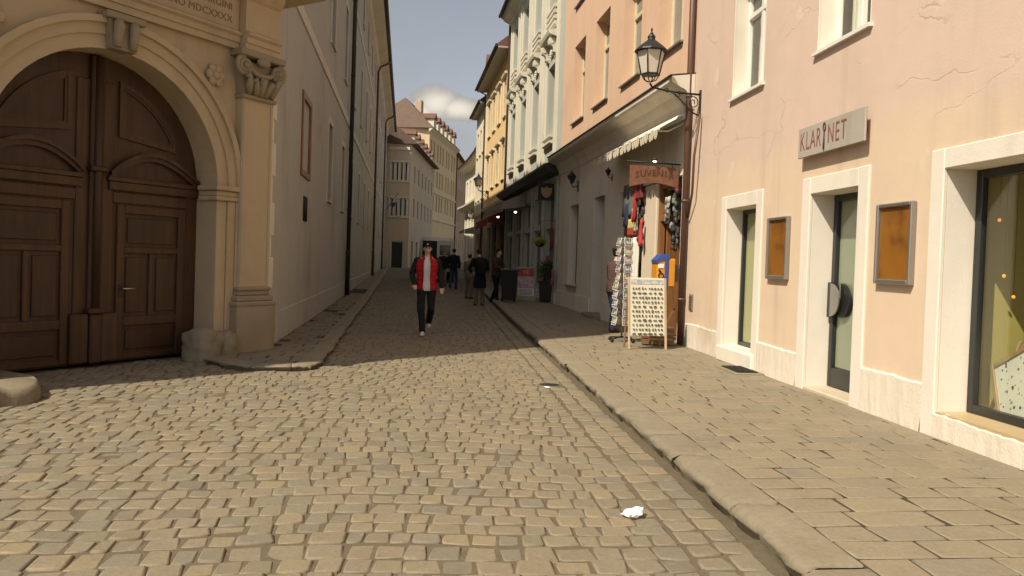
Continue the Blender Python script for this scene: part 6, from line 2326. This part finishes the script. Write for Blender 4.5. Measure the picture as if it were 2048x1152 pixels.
    if cap:
        cp = MB()
        cp.lathe([(.094 * k, .0), (.097 * k, .03 * k), (.085 * k, .075 * k), (.05 * k, .105 * k), (.004, .115 * k)], 16, HD(0, .012, .046))
        co = part('cap', cp, cloth_m(cap), t)
        pk = MB()
        V = [HD(.085 * math.sin(a), -.055 - (.065 if j else .0) * math.cos(a * .9), .052 - .012 * j) for j in (0, 1) for a in [R(-75 + 15 * i) for i in range(11)]]
        pk.add(V, [(i, i + 1, 12 + i, 11 + i) for i in range(10)], True)
        po = part('peak', pk, cloth_m(cap), co)
        md = po.modifiers.new('t', 'SOLIDIFY')
        md.thickness = .008
        part('badge', MB().ball(HD(0, -.085, .086), (.014 * k, .006 * k, .014 * k), 8, 6), M['white'], co)
    # trousers
    tr = MB()
    tr.ball(T((0, .005, .93)), (.165 * k, .12 * k, .09 * k), 12, 8)
    for (kn, an), hp_ in zip(legs, hips):
        limb(tr, [T((hp_[0], hp_[1], .90)), T(kn), T((an[0], an[1], an[2] + .0))], Rr([.095, .072, .062]))
    part('trousers', (lambda q: q)(mbm(remesh(tr, vox, 4))), cloth_m(trousers), t)
    so_ = MB()
    for (kn, an), q in zip(legs, (-1, 1)):
        m = MB()
        limb(m, [T((an[0], an[1] + .03, an[2] - .035)), T((an[0], an[1] - .04, an[2] - .045)), T((an[0] * 1.06, an[1] - .15, an[2] - .055))], Rr([.046, .046, .036]))
        part('shoe', mbm(remesh(m, .012, 3)), cloth_m(shoes, .6), t)
    # upper garments
    if vest:
        sm1 = MB()
        torso(sm1, .014)
        part('shirt', mbm(remesh(sm1, vox, 4)), cloth_m(shirt or (.6, .6, .6)), t)
        jk = MB()
        for (el, wr), s_ in zip(arms, sh):
            limb(jk, [T(s_), T(el), T((wr[0] * .98 + el[0] * .02, wr[1], wr[2] + .02))], Rr([.078, .062, .048]))
        part('sleeves', mbm(remesh(jk, vox, 4)), cloth_m(sleeve or top), t)
        vs = MB()                                  # open quilted vest: a C-shaped shell with soft horizontal ribs
        N_, J_ = 20, 34
        for inner in (0, 1):
            V = []
            for j in range(J_ + 1):
                z = .86 + (1.475 - .86) * j / J_
                rr_ = [r0 for r0 in zip(ROWS, ROWS[1:]) if r0[0][0] <= z <= r0[1][0]][0]
                f_ = (z - rr_[0][0]) / (rr_[1][0] - rr_[0][0])
                rx = rr_[0][1] + (rr_[1][1] - rr_[0][1]) * f_
                ry = rr_[0][2] + (rr_[1][2] - rr_[0][2]) * f_
                puff_ = .012 * abs(math.sin(j / J_ * math.pi * 7))
                gr = .018 if inner else .036 + puff_
                gap = R(24 - 6 * j / J_)
                for i in range(N_ + 1):
                    w_ = -math.pi / 2 + gap + (2 * math.pi - 2 * gap) * i / N_
                    V.append(T(((rx + gr) * math.cos(w_), .005 + (ry + gr) * math.sin(w_), z)))
            Q = [(j * (N_ + 1) + i, j * (N_ + 1) + i + 1, (j + 1) * (N_ + 1) + i + 1, (j + 1) * (N_ + 1) + i) for j in range(J_) for i in range(N_)]
            vs.add(V, Q, True)
        o_ = (J_ + 1) * (N_ + 1)
        for e_ in (0, N_):
            vs.f += [(j * (N_ + 1) + e_, (j + 1) * (N_ + 1) + e_, o_ + (j + 1) * (N_ + 1) + e_, o_ + j * (N_ + 1) + e_) for j in range(J_)]
            vs.sm += [True] * J_
        vs.f += [(i, i + 1, o_ + i + 1, o_ + i) for i in range(N_)]
        vs.sm += [True] * N_
        for q in (-1, 1):                          # collar
            limb(vs, [T((q * .075, .05, 1.475)), T((q * .082, -.01, 1.50)), T((q * .062, -.06, 1.485))], Rr([.026, .028, .022]))
        limb(vs, [T((-.07, .06, 1.48)), T((0, .085, 1.49)), T((.07, .06, 1.48))], Rr([.026, .028, .026]))
        part('vest', vs, cloth_m(vest, .65), t)
    else:
        jk = MB()
        torso(jk, .022)
        for (el, wr), s_ in zip(arms, sh):
            limb(jk, [T(s_), T(el), T((wr[0] * .97 + el[0] * .03, wr[1] * .97 + el[1] * .03, wr[2] * .97 + el[2] * .03))], Rr([.080, .062, .048]))
        if coat:
            loft(jk, [(.56, .215, .165, .02), (.70, .205, .155, .015), (.86, .190, .138, .008), (1.0, .175, .125, .005)])
        limb(jk, [T((-.05, .03, 1.47)), T((.05, .03, 1.47))], Rr([.055, .055]))
        part('jacket', mbm(remesh(jk, vox, 4)), cloth_m(top), t)
    if pack:
        m = MB()
        loft(m, [(.96, .10, .06, .17), (1.0, .15, .10, .19), (1.2, .155, .11, .195), (1.36, .14, .10, .19), (1.43, .08, .05, .17)])
        part('backpack', mbm(remesh(m, vox, 4)), cloth_m(pack), t)
    if bag:
        m = MB()
        bx_, by_, bz_ = bag[0]
        m.ball((bx_, by_, bz_), (.17, .09, .19), 12, 8)
        part('bag', mbm(remesh(m, vox, 2)), cloth_m(bag[1]), t)
    return t
def mbm(me, amp=.010):
    """garment surface with soft folds: pushed in and out along its normals"""
    m = MB()
    for v in me.vertices:
        q = Vector((v.co.x * 9, v.co.y * 9, v.co.z * 5))
        d = amp * (mnoise.noise(q) + .8 * mnoise.noise(Vector((v.co.x * 16 + 3, v.co.y * 16, v.co.z * 22))))
        m.v.append(tuple(v.co + v.normal * d))
    m.f = [tuple(p.vertices) for p in me.polygons]
    m.sm = [True] * len(m.f)
    return m

p = ground(850, 669, 0)
person('man in a red quilted vest, white shirt and dark cap walking in the street', (p.x, p.y, .0), R(6), 1.76,
       legs=(((-.09, -.20, .51), (-.05, -.26, .085)), ((.10, -.03, .50), (.06, .34, .20))),
       arms=(((-.29, .05, 1.17), (-.23, -.12, .97)), ((.265, .05, 1.16), (.285, -.08, .92))),
       vest=(.42, .016, .024), shirt=(.62, .60, .56), sleeve=(.022, .02, .02), trousers=(.018, .018, .020), shoes=(.62, .60, .55), cap=(.012, .012, .014), vox=.014)
p = ground(1228, 668, PAVE_Z)
person('woman in a brown jacket and blue jeans turned to the postcard rack', (p.x, p.y + .35, PAVE_Z), R(118), 1.66, lean=.10,
       legs=(((-.09, -.03, .48), (-.10, .06, .09)), ((.09, -.10, .48), (.10, -.06, .09))),
       arms=(((-.25, -.10, 1.15), (-.14, -.30, 1.12)), ((.25, -.06, 1.14), (.16, -.26, 1.02))),
       top=(.085, .050, .045), trousers=(.045, .075, .125), shoes=(.06, .03, .02), hair=(.02, .012, .008), bun=True)
p = gp(958, 611, 0)
person('person in a long dark coat with a backpack bending forward at the pavement edge', (p.x, p.y, gz(p.y)), R(200), 1.76, lean=.22,
       arms=(((-.30, -.10, 1.15), (-.24, -.32, 1.05)), ((.30, -.10, 1.15), (.20, -.32, 1.05))),
       top=(.014, .014, .016), trousers=(.16, .14, .11), coat=True, pack=(.016, .014, .014), shoes=(.12, .11, .10))
p = gp(990, 606, 0)
person('man in a brown jacket and black trousers reaching out a hand beside the black bin', (p.x, p.y, gz(p.y)), R(60), 1.78, lean=.12,
       legs=(((-.12, -.10, .50), (-.12, -.14, .09)), ((.12, .04, .50), (.13, .22, .09))),
       arms=(((-.27, -.14, 1.18), (-.22, -.40, 1.16)), ((.27, -.12, 1.16), (.25, -.38, 1.12))),
       top=(.075, .045, .03), trousers=(.014, .014, .016))
p = gp(938, 600, 0)
person('shorter person in a beige jacket standing behind the long dark coat', (p.x - .05, p.y + .6, gz(p.y)), R(150), 1.58, top=(.20, .17, .125), trousers=(.15, .13, .10), hair=(.05, .03, .02),
       arms=(((-.24, -.06, 1.15), (-.16, -.28, 1.02)), ((.28, -.08, 1.10), (.30, -.30, 1.0))), vox=.02)
p = gp(906, 578, 0)
person('man in a dark jacket and blue jeans walking away up the street', (p.x, p.y, gz(p.y)), R(175), 1.78,
       legs=(((-.10, -.12, .50), (-.10, -.16, .09)), ((.10, .02, .50), (.10, .20, .13))), top=(.016, .018, .026), trousers=(.05, .065, .10), vox=.02)
p = gp(886, 572, 0)
person('person in a dark jacket and pale trousers near the white van', (p.x, p.y, gz(p.y)), R(20), 1.68, top=(.03, .022, .02), trousers=(.24, .23, .21), vox=.022, hair=(.06, .035, .02), long_hair=True)
p = gp(808, 532, 0)
person('distant person in dark clothes walking by the palace wall', (p.x, p.y, gz(p.y)), R(170), 1.74, top=(.03, .02, .02), trousers=(.05, .06, .035), vox=.03, hands=False)
